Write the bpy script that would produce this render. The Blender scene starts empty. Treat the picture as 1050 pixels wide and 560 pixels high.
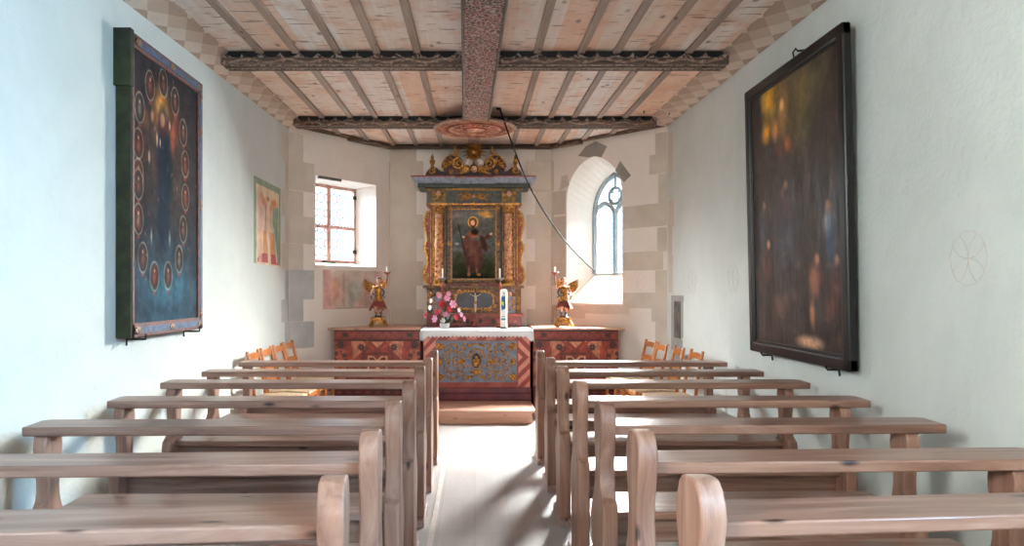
import bpy, bmesh, math, random
import numpy as np
from mathutils import Vector, Matrix
PI = math.pi
sc = bpy.context.scene
COL = sc.collection
CZ = 1.39            # eye height
VX, VY, F = 487.0, 298.0, 760.0   # principal point and focal length in a 1050x560 frame

# ------------------------------------------------------------------ helpers
def srgb(c):
    if isinstance(c, str):
        c = c.lstrip('#'); c = [int(c[i:i+2], 16)/255 for i in (0, 2, 4)]
    return tuple((v/12.92 if v <= .04045 else ((v+.055)/1.055)**2.4) for v in c[:3])
def rgba(c): return (*srgb(c), 1)

def ray(x, y): return Vector(((x-VX)/F, 1, -(y-VY)/F))
CAM = Vector((0, 0, CZ))
def on_plane(x, y, p0, n):
    d = ray(x, y); t = (Vector(p0)-CAM).dot(n)/d.dot(n)
    return CAM+d*t

class MB:
    def __init__(s): s.v = []; s.f = []; s.m = []; s.mi = 0
    def add(s, vs, fs, M=None):
        o = len(s.v)
        for v in vs:
            v = Vector(v)
            if M is not None: v = M @ v
            s.v.append(v)
        for f in fs: s.f.append(tuple(i+o for i in f)); s.m.append(s.mi)
        return s
    def box(s, x0, x1, y0, y1, z0, z1, M=None):
        vs = [(x, y, z) for z in (z0, z1) for y in (y0, y1) for x in (x0, x1)]
        return s.add(vs, [(0,2,3,1),(4,5,7,6),(0,1,5,4),(2,6,7,3),(0,4,6,2),(1,3,7,5)], M)
    def prism(s, pts, ax, a0, a1, M=None):
        n = len(pts)
        def mk(p, a):
            return (a, p[0], p[1]) if ax == 'x' else ((p[0], a, p[1]) if ax == 'y' else (p[0], p[1], a))
        vs = [mk(p, a0) for p in pts]+[mk(p, a1) for p in pts]
        fs = [tuple(range(n-1, -1, -1)), tuple(range(n, 2*n))]
        fs += [(i, (i+1) % n, n+(i+1) % n, n+i) for i in range(n)]
        return s.add(vs, fs, M)
    def tube(s, pts, r, n=8, flat=1.0, M=None, up=(0,1,0)):
        pts = [Vector(p) for p in pts]; k = len(pts)
        rs = [r]*k if not hasattr(r, '__len__') else list(r)
        vs = []; fs = []
        for i, p in enumerate(pts):
            t = (pts[min(i+1, k-1)]-pts[max(i-1, 0)])
            if t.length < 1e-9: t = Vector((0, 0, 1))
            t.normalize()
            u = Vector(up)
            if abs(t.dot(u)) > .95: u = Vector((1, 0, 0))
            a = t.cross(u).normalized(); b = a.cross(t).normalized()
            for j in range(n):
                w = 2*PI*j/n
                vs.append(p+a*math.cos(w)*rs[i]+b*math.sin(w)*rs[i]*flat)
        for i in range(k-1):
            for j in range(n):
                fs.append((i*n+j, i*n+(j+1) % n, (i+1)*n+(j+1) % n, (i+1)*n+j))
        fs.append(tuple(range(n-1, -1, -1))); fs.append(tuple((k-1)*n+j for j in range(n)))
        return s.add(vs, fs, M)
    def lathe(s, prof, c=(0,0,0), n=16, M=None):
        vs = []; fs = []; k = len(prof)
        for r, z in prof:
            for j in range(n):
                w = 2*PI*j/n; vs.append((c[0]+r*math.cos(w), c[1]+r*math.sin(w), c[2]+z))
        for i in range(k-1):
            for j in range(n):
                fs.append((i*n+j, i*n+(j+1) % n, (i+1)*n+(j+1) % n, (i+1)*n+j))
        fs.append(tuple(range(n-1, -1, -1))); fs.append(tuple((k-1)*n+j for j in range(n)))
        return s.add(vs, fs, M)
    def ell(s, c, r, rot=None, n=10, m=7):
        if not hasattr(r, '__len__'): r = (r, r, r)
        R = rot.to_matrix() if rot is not None and hasattr(rot, 'to_matrix') else Matrix.Identity(3)
        vs = [Vector((0, 0, -1))]; fs = []
        for i in range(1, m):
            a = -PI/2+PI*i/m
            for j in range(n):
                w = 2*PI*j/n; vs.append(Vector((math.cos(a)*math.cos(w), math.cos(a)*math.sin(w), math.sin(a))))
        vs.append(Vector((0, 0, 1)))
        for j in range(n): fs.append((0, 1+(j+1) % n, 1+j))
        for i in range(m-2):
            for j in range(n):
                fs.append((1+i*n+j, 1+i*n+(j+1) % n, 1+(i+1)*n+(j+1) % n, 1+(i+1)*n+j))
        l = len(vs)-1
        for j in range(n): fs.append((l, 1+(m-2)*n+j, 1+(m-2)*n+(j+1) % n))
        cc = Vector(c)
        return s.add([cc+R @ Vector((v.x*r[0], v.y*r[1], v.z*r[2])) for v in vs], fs)
    # relief ornament in an XZ plane at depth y (facing -y)
    def spiral(s, cx, cz, r0, turns, a0, th, y=0, sgn=1, n=26, M=None):
        P = []; R = []
        for i in range(n):
            q = i/(n-1); a = a0+sgn*turns*2*PI*q; r = r0*(1-.85*q)
            P.append((cx+math.cos(a)*r, y-.3*th*q, cz+math.sin(a)*r)); R.append(th*(1-.45*q))
        return s.tube(P, R, 6, M=M)
    def leaf(s, x, z, ang, L, w, y=0, th=.006):
        E = Matrix.Rotation(-ang, 3, 'Y')
        class _R:      # rotation holder
            def to_matrix(self): return E
        c = Vector((x, y, z))+E @ Vector((L/2, 0, 0))
        return s.ell(c, (L/2, th, w/2), _R(), 8, 6)
    def build(s, name, mats, parent=None, smooth=True, bevel=0, label=None, angle=35):
        me = bpy.data.meshes.new(name)
        me.from_pydata([tuple(v) for v in s.v], [], s.f)
        if not isinstance(mats, (list, tuple)): mats = [mats]
        for m in mats: me.materials.append(m)
        me.polygons.foreach_set('material_index', s.m)
        me.validate(); me.update()
        bm = bmesh.new(); bm.from_mesh(me)
        bmesh.ops.recalc_face_normals(bm, faces=bm.faces)
        if smooth:
            for f in bm.faces: f.smooth = True
            for e in bm.edges:
                if len(e.link_faces) == 2 and e.calc_face_angle(0) > math.radians(angle): e.smooth = False
        bm.to_mesh(me); bm.free()
        o = bpy.data.objects.new(name, me); COL.objects.link(o)
        if parent is not None: o.parent = parent
        if bevel:
            b = o.modifiers.new('b', 'BEVEL'); b.width = bevel; b.segments = 2; b.limit_method = 'ANGLE'; b.angle_limit = .6
        if label: o['label'] = label
        return o

def thing(name, label, cat, loc=(0,0,0), rz=0, group=None):
    o = bpy.data.objects.new(name, None); COL.objects.link(o)
    o.location = loc; o.rotation_euler = (0, 0, rz); o.empty_display_size = .1
    o['label'] = label; o['category'] = cat
    if group: o['group'] = group
    return o
def tag(o, label, cat, group=None):
    o['label'] = label; o['category'] = cat
    if group: o['group'] = group
    return o
def struct(o): o['kind'] = 'structure'; return o
def remesh(o, vox=.006, smooth=2):
    m = o.modifiers.new('r', 'REMESH'); m.mode = 'VOXEL'; m.voxel_size = vox; m.use_smooth_shade = True
    if smooth:
        q = o.modifiers.new('s', 'SMOOTH'); q.iterations = smooth; q.factor = .5
    return o

# ------------------------------------------------------------------ materials
def newmat(name):
    m = bpy.data.materials.new(name); m.use_nodes = True
    nt = m.node_tree; b = nt.nodes['Principled BSDF']
    return m, nt, b
def N(nt, t, **k):
    n = nt.nodes.new(t)
    for a, v in k.items():
        if a in n.inputs: n.inputs[a].default_value = v
        else: setattr(n, a, v)
    return n
def ramp(nt, fac, stops):
    r = nt.nodes.new('ShaderNodeValToRGB'); el = r.color_ramp.elements
    while len(el) < len(stops): el.new(.5)
    for e, (p, c) in zip(el, stops): e.position = p; e.color = rgba(c)
    nt.links.new(fac, r.inputs[0]); return r.outputs[0]
def mixc(nt, fac, a, b, mode='MIX'):
    m = nt.nodes.new('ShaderNodeMix'); m.data_type = 'RGBA'; m.blend_type = mode
    def put(i, v):
        if hasattr(v, 'is_linked'): nt.links.new(v, m.inputs[i])
        else: m.inputs[i].default_value = v
    put(0, fac); put(6, a); put(7, b)
    return m.outputs[2]
def coords(nt, scale=(1,1,1), kind='Object', loc=(0,0,0), rot=(0,0,0)):
    tc = nt.nodes.new('ShaderNodeTexCoord'); mp = nt.nodes.new('ShaderNodeMapping')
    mp.inputs['Scale'].default_value = scale; mp.inputs['Location'].default_value = loc; mp.inputs['Rotation'].default_value = rot
    nt.links.new(tc.outputs[kind], mp.inputs[0]); return mp.outputs[0]
def noise(nt, vec, scale, detail=4, rough=.55, dist=0, out=0):
    n = nt.nodes.new('ShaderNodeTexNoise'); n.inputs['Scale'].default_value = scale; n.inputs['Detail'].default_value = detail
    n.inputs['Roughness'].default_value = rough; n.inputs['Distortion'].default_value = dist
    nt.links.new(vec, n.inputs['Vector']); return n.outputs[out]
def bump(nt, b, h, strength=.3, dist=.01):
    n = nt.nodes.new('ShaderNodeBump'); n.inputs['Strength'].default_value = strength; n.inputs['Distance'].default_value = dist
    nt.links.new(h, n.inputs['Height']); nt.links.new(n.outputs[0], b.inputs['Normal'])
def math_(nt, op, a, b=0.0):
    m = nt.nodes.new('ShaderNodeMath'); m.operation = op
    for i, v in enumerate((a, b)):
        if hasattr(v, 'is_linked'): nt.links.new(v, m.inputs[i])
        else: m.inputs[i].default_value = v
    return m.outputs[0]

def mat_wood(name, axis, cols, rough=.5, gs=9, knots=True, bmp=.25, spec=.5, random_amt=.25):
    m, nt, b = newmat(name)
    sc_ = [gs*1.0]*3; sc_['xyz'.index(axis)] = gs*.07
    oi = nt.nodes.new('ShaderNodeObjectInfo')
    v = coords(nt, sc_)
    add = nt.nodes.new('ShaderNodeVectorMath'); add.operation = 'ADD'
    mul = math_(nt, 'MULTIPLY', oi.outputs['Random'], 37.0)
    nt.links.new(v, add.inputs[0]); nt.links.new(mul, add.inputs[1]); v = add.outputs[0]
    f = noise(nt, v, 1.6, 6, .62, 1.2)
    c = ramp(nt, f, [(.28, cols[0]), (.5, cols[1]), (.72, cols[2])])
    v2 = coords(nt, (3, 3, 3)); f2 = noise(nt, v2, 1.2, 3)
    c = mixc(nt, ramp(nt, f2, [(.45, '#000000'), (.7, '#666666')]), c, rgba(cols[3]))
    if knots:
        s3 = [9.0]*3; s3['xyz'.index(axis)] = 3.2
        vo = nt.nodes.new('ShaderNodeTexVoronoi'); vo.inputs['Scale'].default_value = 1.0
        ad3 = nt.nodes.new('ShaderNodeVectorMath'); ad3.operation = 'ADD'
        nt.links.new(coords(nt, s3), ad3.inputs[0]); nt.links.new(math_(nt, 'MULTIPLY', oi.outputs['Random'], 53.0), ad3.inputs[1])
        nt.links.new(ad3.outputs[0], vo.inputs['Vector'])
        k = ramp(nt, vo.outputs['Distance'], [(.05, '#ffffff'), (.13, '#000000')])
        c = mixc(nt, k, c, rgba(cols[4]))
    hv = nt.nodes.new('ShaderNodeHueSaturation'); nt.links.new(c, hv.inputs['Color'])
    nt.links.new(math_(nt, 'ADD', math_(nt, 'MULTIPLY', oi.outputs['Random'], random_amt), 1-random_amt/2), hv.inputs['Value'])
    nt.links.new(hv.outputs[0], b.inputs['Base Color'])
    b.inputs['Roughness'].default_value = rough; b.inputs['Specular IOR Level'].default_value = spec
    bump(nt, b, f, bmp, .004)
    return m
def mat_plain(name, c, rough=.6, metal=0, var=.12, scale=20, bmp=0, c2=None, spec=.5):
    m, nt, b = newmat(name)
    v = coords(nt); f = noise(nt, v, scale, 4)
    a = srgb(c); d = srgb(c2) if c2 else tuple(x*(1-var*2) for x in a)
    nt.links.new(mixc(nt, ramp(nt, f, [(.35, '#000000'), (.65, '#ffffff')]), (*a, 1), (*d, 1)), b.inputs['Base Color'])
    b.inputs['Roughness'].default_value = rough; b.inputs['Metallic'].default_value = metal; b.inputs['Specular IOR Level'].default_value = spec
    if bmp: bump(nt, b, f, bmp, .005)
    return m
def mat_plaster(name, base, tint, tint2):
    m, nt, b = newmat(name)
    v = coords(nt)
    f = noise(nt, v, .9, 5, .6, .4); g = noise(nt, v, 5.5, 6, .6, .3); h = noise(nt, v, 38, 4)
    c = ramp(nt, f, [(.35, base), (.62, tint)])
    c = mixc(nt, ramp(nt, g, [(.5, '#000000'), (.78, '#777777')]), c, rgba(tint2))
    nt.links.new(c, b.inputs['Base Color']); b.inputs['Roughness'].default_value = .9; b.inputs['Specular IOR Level'].default_value = .2
    s = math_(nt, 'ADD', g, math_(nt, 'MULTIPLY', h, .25)); bump(nt, b, s, .4, .03)
    return m
def mat_stone(name, c, c2, c3):
    m, nt, b = newmat(name)
    v = coords(nt); f = noise(nt, v, 3, 6, .6); g = noise(nt, v, 45, 5, .8)
    col = ramp(nt, f, [(.3, c2), (.65, c)]); col = mixc(nt, ramp(nt, g, [(.52, '#000000'), (.68, '#888888')]), col, rgba(c3))
    nt.links.new(col, b.inputs['Base Color']); b.inputs['Roughness'].default_value = .9; bump(nt, b, g, .3, .004)
    return m
def mat_paint(name, rough=.5, bmp=.1, spec=.5, wave=0):
    m, nt, b = newmat(name)
    a = nt.nodes.new('ShaderNodeVertexColor'); a.layer_name = 'Col'
    nt.links.new(a.outputs[0], b.inputs['Base Color']); b.inputs['Roughness'].default_value = rough
    b.inputs['Specular IOR Level'].default_value = spec
    v = coords(nt)
    h = noise(nt, v, 60, 4)
    if wave:
        w = noise(nt, coords(nt, (1, 1, .35)), 4, 3); h = math_(nt, 'ADD', math_(nt, 'MULTIPLY', h, .06), w)
        bump(nt, b, h, wave, .03)
    elif bmp: bump(nt, b, h, bmp, .002)
    return m

PEWC = ['#66463a', '#8b6554', '#ab8a7a', '#7f6c68', '#33211b']
W_pew_x = mat_wood('pew_wood_x', 'x', PEWC, .3, 9, True, .2)
W_pew_z = mat_wood('pew_wood_z', 'z', ['#71493a', '#916855', '#ad8672', '#7f665c', '#3a241c'], .48, 9, True, .2)
W_pew_y = mat_wood('pew_wood_y', 'y', PEWC, .5)
W_foot = mat_wood('foot_wood', 'y', ['#8b6b60', '#a98a80', '#c0a49b', '#8d7b74', '#4a352c'], .5)
W_floor = None
W_chair = mat_wood('chair_wood', 'z', ['#a85a20', '#bb6e2e', '#c88040', '#a45820', '#7a3c14'], .35, 7, False, .08)
M_rush = mat_plain('rush', '#d8bfa0', .8, var=.2, scale=90, bmp=.4, c2='#a88a68')
W_step = mat_wood('step_wood', 'x', ['#b9866c', '#cd9d86', '#d8ae9a', '#bd9480', '#8a5638'], .5, 7)
M_plaster = mat_plaster('plaster_nave_dimmed', '#dadcd6', '#cdd0ca', '#bfc3bc')  # nave plaster greyed to offset its stronger light; apse copy stays pale
M_plaster_apse = mat_plaster('plaster_apse', '#f2ece4', '#ece2d8', '#e4d8cc')
M_stone = mat_stone('quoin_stone', '#d8cdbf', '#c9bdaf', '#b0a496')
M_stone_blue = mat_stone('quoin_stone_bluish', '#c6c4c2', '#abaaa9', '#8b8c8e')
M_stone_dark = mat_stone('tracery_stone', '#8e9aa0', '#728087', '#566268')
M_white_patch = mat_plaster('lime_patch', '#f6f1ea', '#efe9e0', '#e9e2d8')
M_gold = mat_plain('gold_leaf', '#cf9444', .34, .6, c2='#5e3216', scale=42, bmp=.4)
M_golddark = mat_plain('gold_aged', '#7d5532', .45, .25, c2='#3c261c', scale=30, bmp=.3)
M_goldmid = mat_plain('gold_worn', '#b08248', .4, .4, c2='#6a4224', scale=40, bmp=.3)
M_redgold = mat_plain('red_bole', '#8a2f22', .45, c2='#5e1c16', scale=14, bmp=.1)
M_oxblood = mat_plain('oxblood', '#3c1210', .5, c2='#220b0a', scale=10)
M_darkgreen = mat_plain('dark_green_paint', '#2c352c', .5, c2='#1c2420', scale=12)
M_cable = mat_plain('cable_rubber', '#070707', .8, var=.05, spec=.1)
M_bluegrey = mat_plain('bluegrey_marbling', '#8a909e', .5, c2='#666a78', scale=26)
M_darkpanel = mat_plain('slate_panel', '#42454f', .45, c2='#33353d', scale=9)
M_colmarb = mat_plain('column_marbling', '#e0a878', .3, c2='#a85c3a', scale=30, bmp=.2)
M_flesh = mat_plain('painted_flesh', '#d8a58a', .5, var=.05)
M_hair = mat_plain('painted_hair', '#3a241a', .6)
M_bluecloth = mat_plain('painted_blue', '#38506e', .5)
M_wax = mat_plain('candle_wax', '#f4efe2', .5, var=.02)
M_pewter = mat_plain('pewter', '#8d8478', .35, .8)
M_redwood = mat_plain('red_turned', '#9a4630', .45, c2='#6a2a20', scale=18)
M_black = mat_plain('black_lacquer', '#141313', .3, var=.1, bmp=.1)
M_iron = mat_plain('iron', '#1c1a1a', .6)
M_cloth = mat_plain('white_linen', '#eef0f4', .85, var=.02, scale=60, bmp=.2)
M_pot = mat_plain('white_pot', '#e8ecee', .3, var=.02)
M_pink = mat_plain('pink_petal', '#e59ab8', .6, var=.06); M_red = mat_plain('red_petal', '#c41f38', .6, var=.1); M_whitep = mat_plain('white_petal', '#f1e8e6', .6, var=.03)
M_leaf = mat_plain('leaf_green', '#38542c', .55, var=.2)
M_moss = mat_plain('green_aged_wood', '#34381c', .8, c2='#1d1c10', scale=9, bmp=.5)
M_framered = mat_plain('frame_red', '#6a2a22', .6, c2='#3e1816', scale=20)
M_frameblue = mat_plain('frame_blue', '#2c4c74', .6, c2='#1c3048', scale=24)
M_winwood = mat_plain('window_wood', '#c9a094', .55, c2='#b0847a', scale=14)
M_lead = mat_plain('lead', '#5a5d60', .6, .0)
M_redline = mat_plain('red_ochre_line', '#dcc8bc', .9)
M_dark = mat_plain('niche_shade_lintel', '#6e685e', .95, c2='#4c4740', scale=12, bmp=.4)
P_matte = mat_paint('painted_matte', .8, .15, .12)
P_satin = mat_paint('painted_satin', .42, .12)
P_oil = mat_paint('painted_oil', .3, .12, .2, wave=.55)

def mat_glass():
    m, nt, b = newmat('window_glass'); nt.nodes.remove(b)
    out = nt.nodes['Material Output']
    tr = N(nt, 'ShaderNodeBsdfTransparent'); tr.inputs[0].default_value = (.72, .78, .80, 1)
    gl = N(nt, 'ShaderNodeBsdfGlossy'); gl.inputs['Roughness'].default_value = .1
    lw = N(nt, 'ShaderNodeLayerWeight'); lw.inputs[0].default_value = .5; mx = N(nt, 'ShaderNodeMixShader')
    fac = math_(nt, 'ADD', math_(nt, 'MULTIPLY', math_(nt, 'POWER', lw.outputs['Facing'], 5.0), .7), .04)
    nt.links.new(fac, mx.inputs[0]); nt.links.new(tr.outputs[0], mx.inputs[1]); nt.links.new(gl.outputs[0], mx.inputs[2])
    nt.links.new(mx.outputs[0], out.inputs[0]); return m
M_glass = mat_glass()

def mat_floor():
    m, nt, b = newmat('worn_floor_boards')
    tc = nt.nodes.new('ShaderNodeTexCoord')
    br = nt.nodes.new('ShaderNodeTexBrick'); br.offset = .37
    br.inputs['Scale'].default_value = 1; br.inputs['Brick Width'].default_value = 3.1; br.inputs['Row Height'].default_value = .21
    br.inputs['Mortar Size'].default_value = .004; br.inputs['Mortar Smooth'].default_value = .3
    br.inputs['Color1'].default_value = rgba('#a9a2a0'); br.inputs['Color2'].default_value = rgba('#a09a98'); br.inputs['Mortar'].default_value = rgba('#9a9390')
    mp = nt.nodes.new('ShaderNodeMapping'); mp.inputs['Rotation'].default_value = (0, 0, PI/2)
    nt.links.new(tc.outputs['Object'], mp.inputs[0]); nt.links.new(mp.outputs[0], br.inputs['Vector'])
    g = noise(nt, coords(nt, (14, 1.0, 1)), 1.5, 6, .6, .8); k = noise(nt, coords(nt), 2.2, 5, .6)
    c = mixc(nt, ramp(nt, g, [(.35, '#000000'), (.75, '#777777')]), br.outputs['Color'], rgba('#d3cbc4'))
    c = mixc(nt, ramp(nt, k, [(.45, '#000000'), (.7, '#999999')]), c, rgba('#8c7e78'))
    vo = nt.nodes.new('ShaderNodeTexVoronoi'); vo.inputs['Scale'].default_value = 1; nt.links.new(coords(nt, (5, 2.4, 1)), vo.inputs['Vector'])
    c = mixc(nt, ramp(nt, vo.outputs['Distance'], [(.03, '#888888'), (.09, '#000000')]), c, rgba('#6e5c52'))
    nt.links.new(c, b.inputs['Base Color']); b.inputs['Roughness'].default_value = .42; b.inputs['Specular IOR Level'].default_value = .6
    bump(nt, b, math_(nt, 'ADD', g, br.outputs['Fac']), .15, .004)
    return m
M_floor = mat_floor()

def mat_ceiling():
    m, nt, b = newmat('ceiling_boards')
    v = coords(nt)
    sp = nt.nodes.new('ShaderNodeSeparateXYZ'); nt.links.new(v, sp.inputs[0])
    ix = math_(nt, 'FLOOR', math_(nt, 'DIVIDE', math_(nt, 'ADD', sp.outputs[0], .03), .31))
    bay = math_(nt, 'FLOOR', math_(nt, 'DIVIDE', math_(nt, 'ADD', sp.outputs[1], -1.15), 2.24))
    cb = nt.nodes.new('ShaderNodeCombineXYZ'); nt.links.new(ix, cb.inputs[0]); nt.links.new(bay, cb.inputs[1])
    wn = nt.nodes.new('ShaderNodeTexWhiteNoise'); nt.links.new(cb.outputs[0], wn.inputs['Vector'])
    base = ramp(nt, wn.outputs['Value'], [(.0, '#efcbb2'), (.45, '#f2dfd0'), (.8, '#f6efe9'), (1, '#edc0a2')])
    ad = nt.nodes.new('ShaderNodeVectorMath'); ad.operation = 'ADD'
    nt.links.new(coords(nt, (16, 1.1, 1)), ad.inputs[0]); nt.links.new(wn.outputs['Color'], ad.inputs[1])
    g = noise(nt, ad.outputs[0], 1.3, 6, .6, 1.0)
    c = mixc(nt, ramp(nt, g, [(.38, '#888888'), (.6, '#000000')]), base, rgba('#d9a27c'))
    k = noise(nt, v, 3.5, 4, .6); c = mixc(nt, ramp(nt, k, [(.48, '#000000'), (.7, '#cccccc')]), c, rgba('#dc9a6c'))
    # short dark checks across the boards and knots
    ch = noise(nt, coords(nt, (4.5, 26, 1)), 1.0, 3, .5)
    c = mixc(nt, ramp(nt, ch, [(.61, '#000000'), (.66, '#dddddd')]), c, rgba('#8a5a42'))
    vo = nt.nodes.new('ShaderNodeTexVoronoi'); nt.links.new(coords(nt, (6, 3.3, 1)), vo.inputs['Vector']); vo.inputs['Scale'].default_value = 1
    c = mixc(nt, ramp(nt, vo.outputs['Distance'], [(.07, '#dddddd'), (.15, '#000000')]), c, rgba('#6a4230'))
    nt.links.new(c, b.inputs['Base Color']); b.inputs['Roughness'].default_value = .55
    bump(nt, b, g, .15, .004)
    return m
M_ceil = mat_ceiling()
W_batten = mat_wood('batten_wood', 'y', ['#8d7464', '#a38b7b', '#b49e90', '#8a7464', '#5a4234'], .6)

def mat_cornice():
    m, nt, b = newmat('cornice_rhombs')
    # rows of painted lozenges in three tones, in the strip's own UV
    uv = nt.nodes.new('ShaderNodeUVMap'); uv.uv_map = 'UVMap'
    sp = nt.nodes.new('ShaderNodeSeparateXYZ'); nt.links.new(uv.outputs[0], sp.inputs[0])
    a = math_(nt, 'ADD', math_(nt, 'MULTIPLY', sp.outputs[0], 3.4), math_(nt, 'MULTIPLY', sp.outputs[1], .8))
    c_ = math_(nt, 'SUBTRACT', math_(nt, 'MULTIPLY', sp.outputs[0], 3.4), math_(nt, 'MULTIPLY', sp.outputs[1], .8))
    cb = nt.nodes.new('ShaderNodeCombineXYZ'); nt.links.new(math_(nt, 'FLOOR', a), cb.inputs[0]); nt.links.new(math_(nt, 'FLOOR', c_), cb.inputs[1])
    wn = nt.nodes.new('ShaderNodeTexWhiteNoise'); nt.links.new(cb.outputs[0], wn.inputs['Vector'])
    p = math_(nt, 'ABSOLUTE', math_(nt, 'MODULO', math_(nt, 'ADD', math_(nt, 'FLOOR', a), math_(nt, 'MULTIPLY', math_(nt, 'FLOOR', c_), 2.0)), 3.0))
    t = math_(nt, 'DIVIDE', p, 3.0)
    base = ramp(nt, t, [(.1, '#b39884'), (.34, '#dccbbb'), (.67, '#c8af9c')])
    f = noise(nt, coords(nt), 6, 5, .65); base = mixc(nt, ramp(nt, f, [(.4, '#000000'), (.75, '#999999')]), base, rgba('#b59c8c'))
    g = noise(nt, coords(nt), 40, 3); base = mixc(nt, ramp(nt, g, [(.64, '#000000'), (.72, '#aaaaaa')]), base, rgba('#7c6050'))
    nt.links.new(base, b.inputs['Base Color']); b.inputs['Roughness'].default_value = .7
    return m
M_cornice = mat_cornice()

def mat_tracery(name, dark, mid, light, scale, thr=.12):
    m, nt, b = newmat(name)
    v = coords(nt, (1, 1, 1))
    nz = noise(nt, v, scale*.35, 3, .5, 0, 1)
    add = nt.nodes.new('ShaderNodeVectorMath'); add.operation = 'MULTIPLY_ADD'; add.inputs[1].default_value = (.12, .12, .12)
    nt.links.new(nz, add.inputs[0]); nt.links.new(v, add.inputs[2])
    vo = nt.nodes.new('ShaderNodeTexVoronoi'); vo.feature = 'DISTANCE_TO_EDGE'; vo.inputs['Scale'].default_value = scale
    nt.links.new(add.outputs[0], vo.inputs['Vector'])
    lines = ramp(nt, vo.outputs['Distance'], [(thr*.5, '#ffffff'), (thr, '#000000')])
    f = noise(nt, v, scale*.5, 4, .6); base = ramp(nt, f, [(.42, dark), (.55, mid)])
    c = mixc(nt, lines, base, rgba(light))
    nt.links.new(c, b.inputs['Base Color']); b.inputs['Roughness'].default_value = .6
    bump(nt, b, vo.outputs['Distance'], .4, .01)
    return m
M_beamred = mat_tracery('carved_red_tracery', '#4a2220', '#84302e', '#c4aea0', 30, .10)
M_beambrown = mat_tracery('carved_brown', '#35241d', '#694c3f', '#b8a090', 24, .13)
M_beamedge = mat_wood('beam_edge', 'x', ['#40302a', '#64503f', '#8d7565', '#4c3c34', '#1e1512'], .6)
M_vine = mat_plain('cream_vine', '#b39a88', .7, c2='#7c5446', scale=30)
M_scallop = mat_plain('dark_scallop', '#221d1b', .7)

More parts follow.
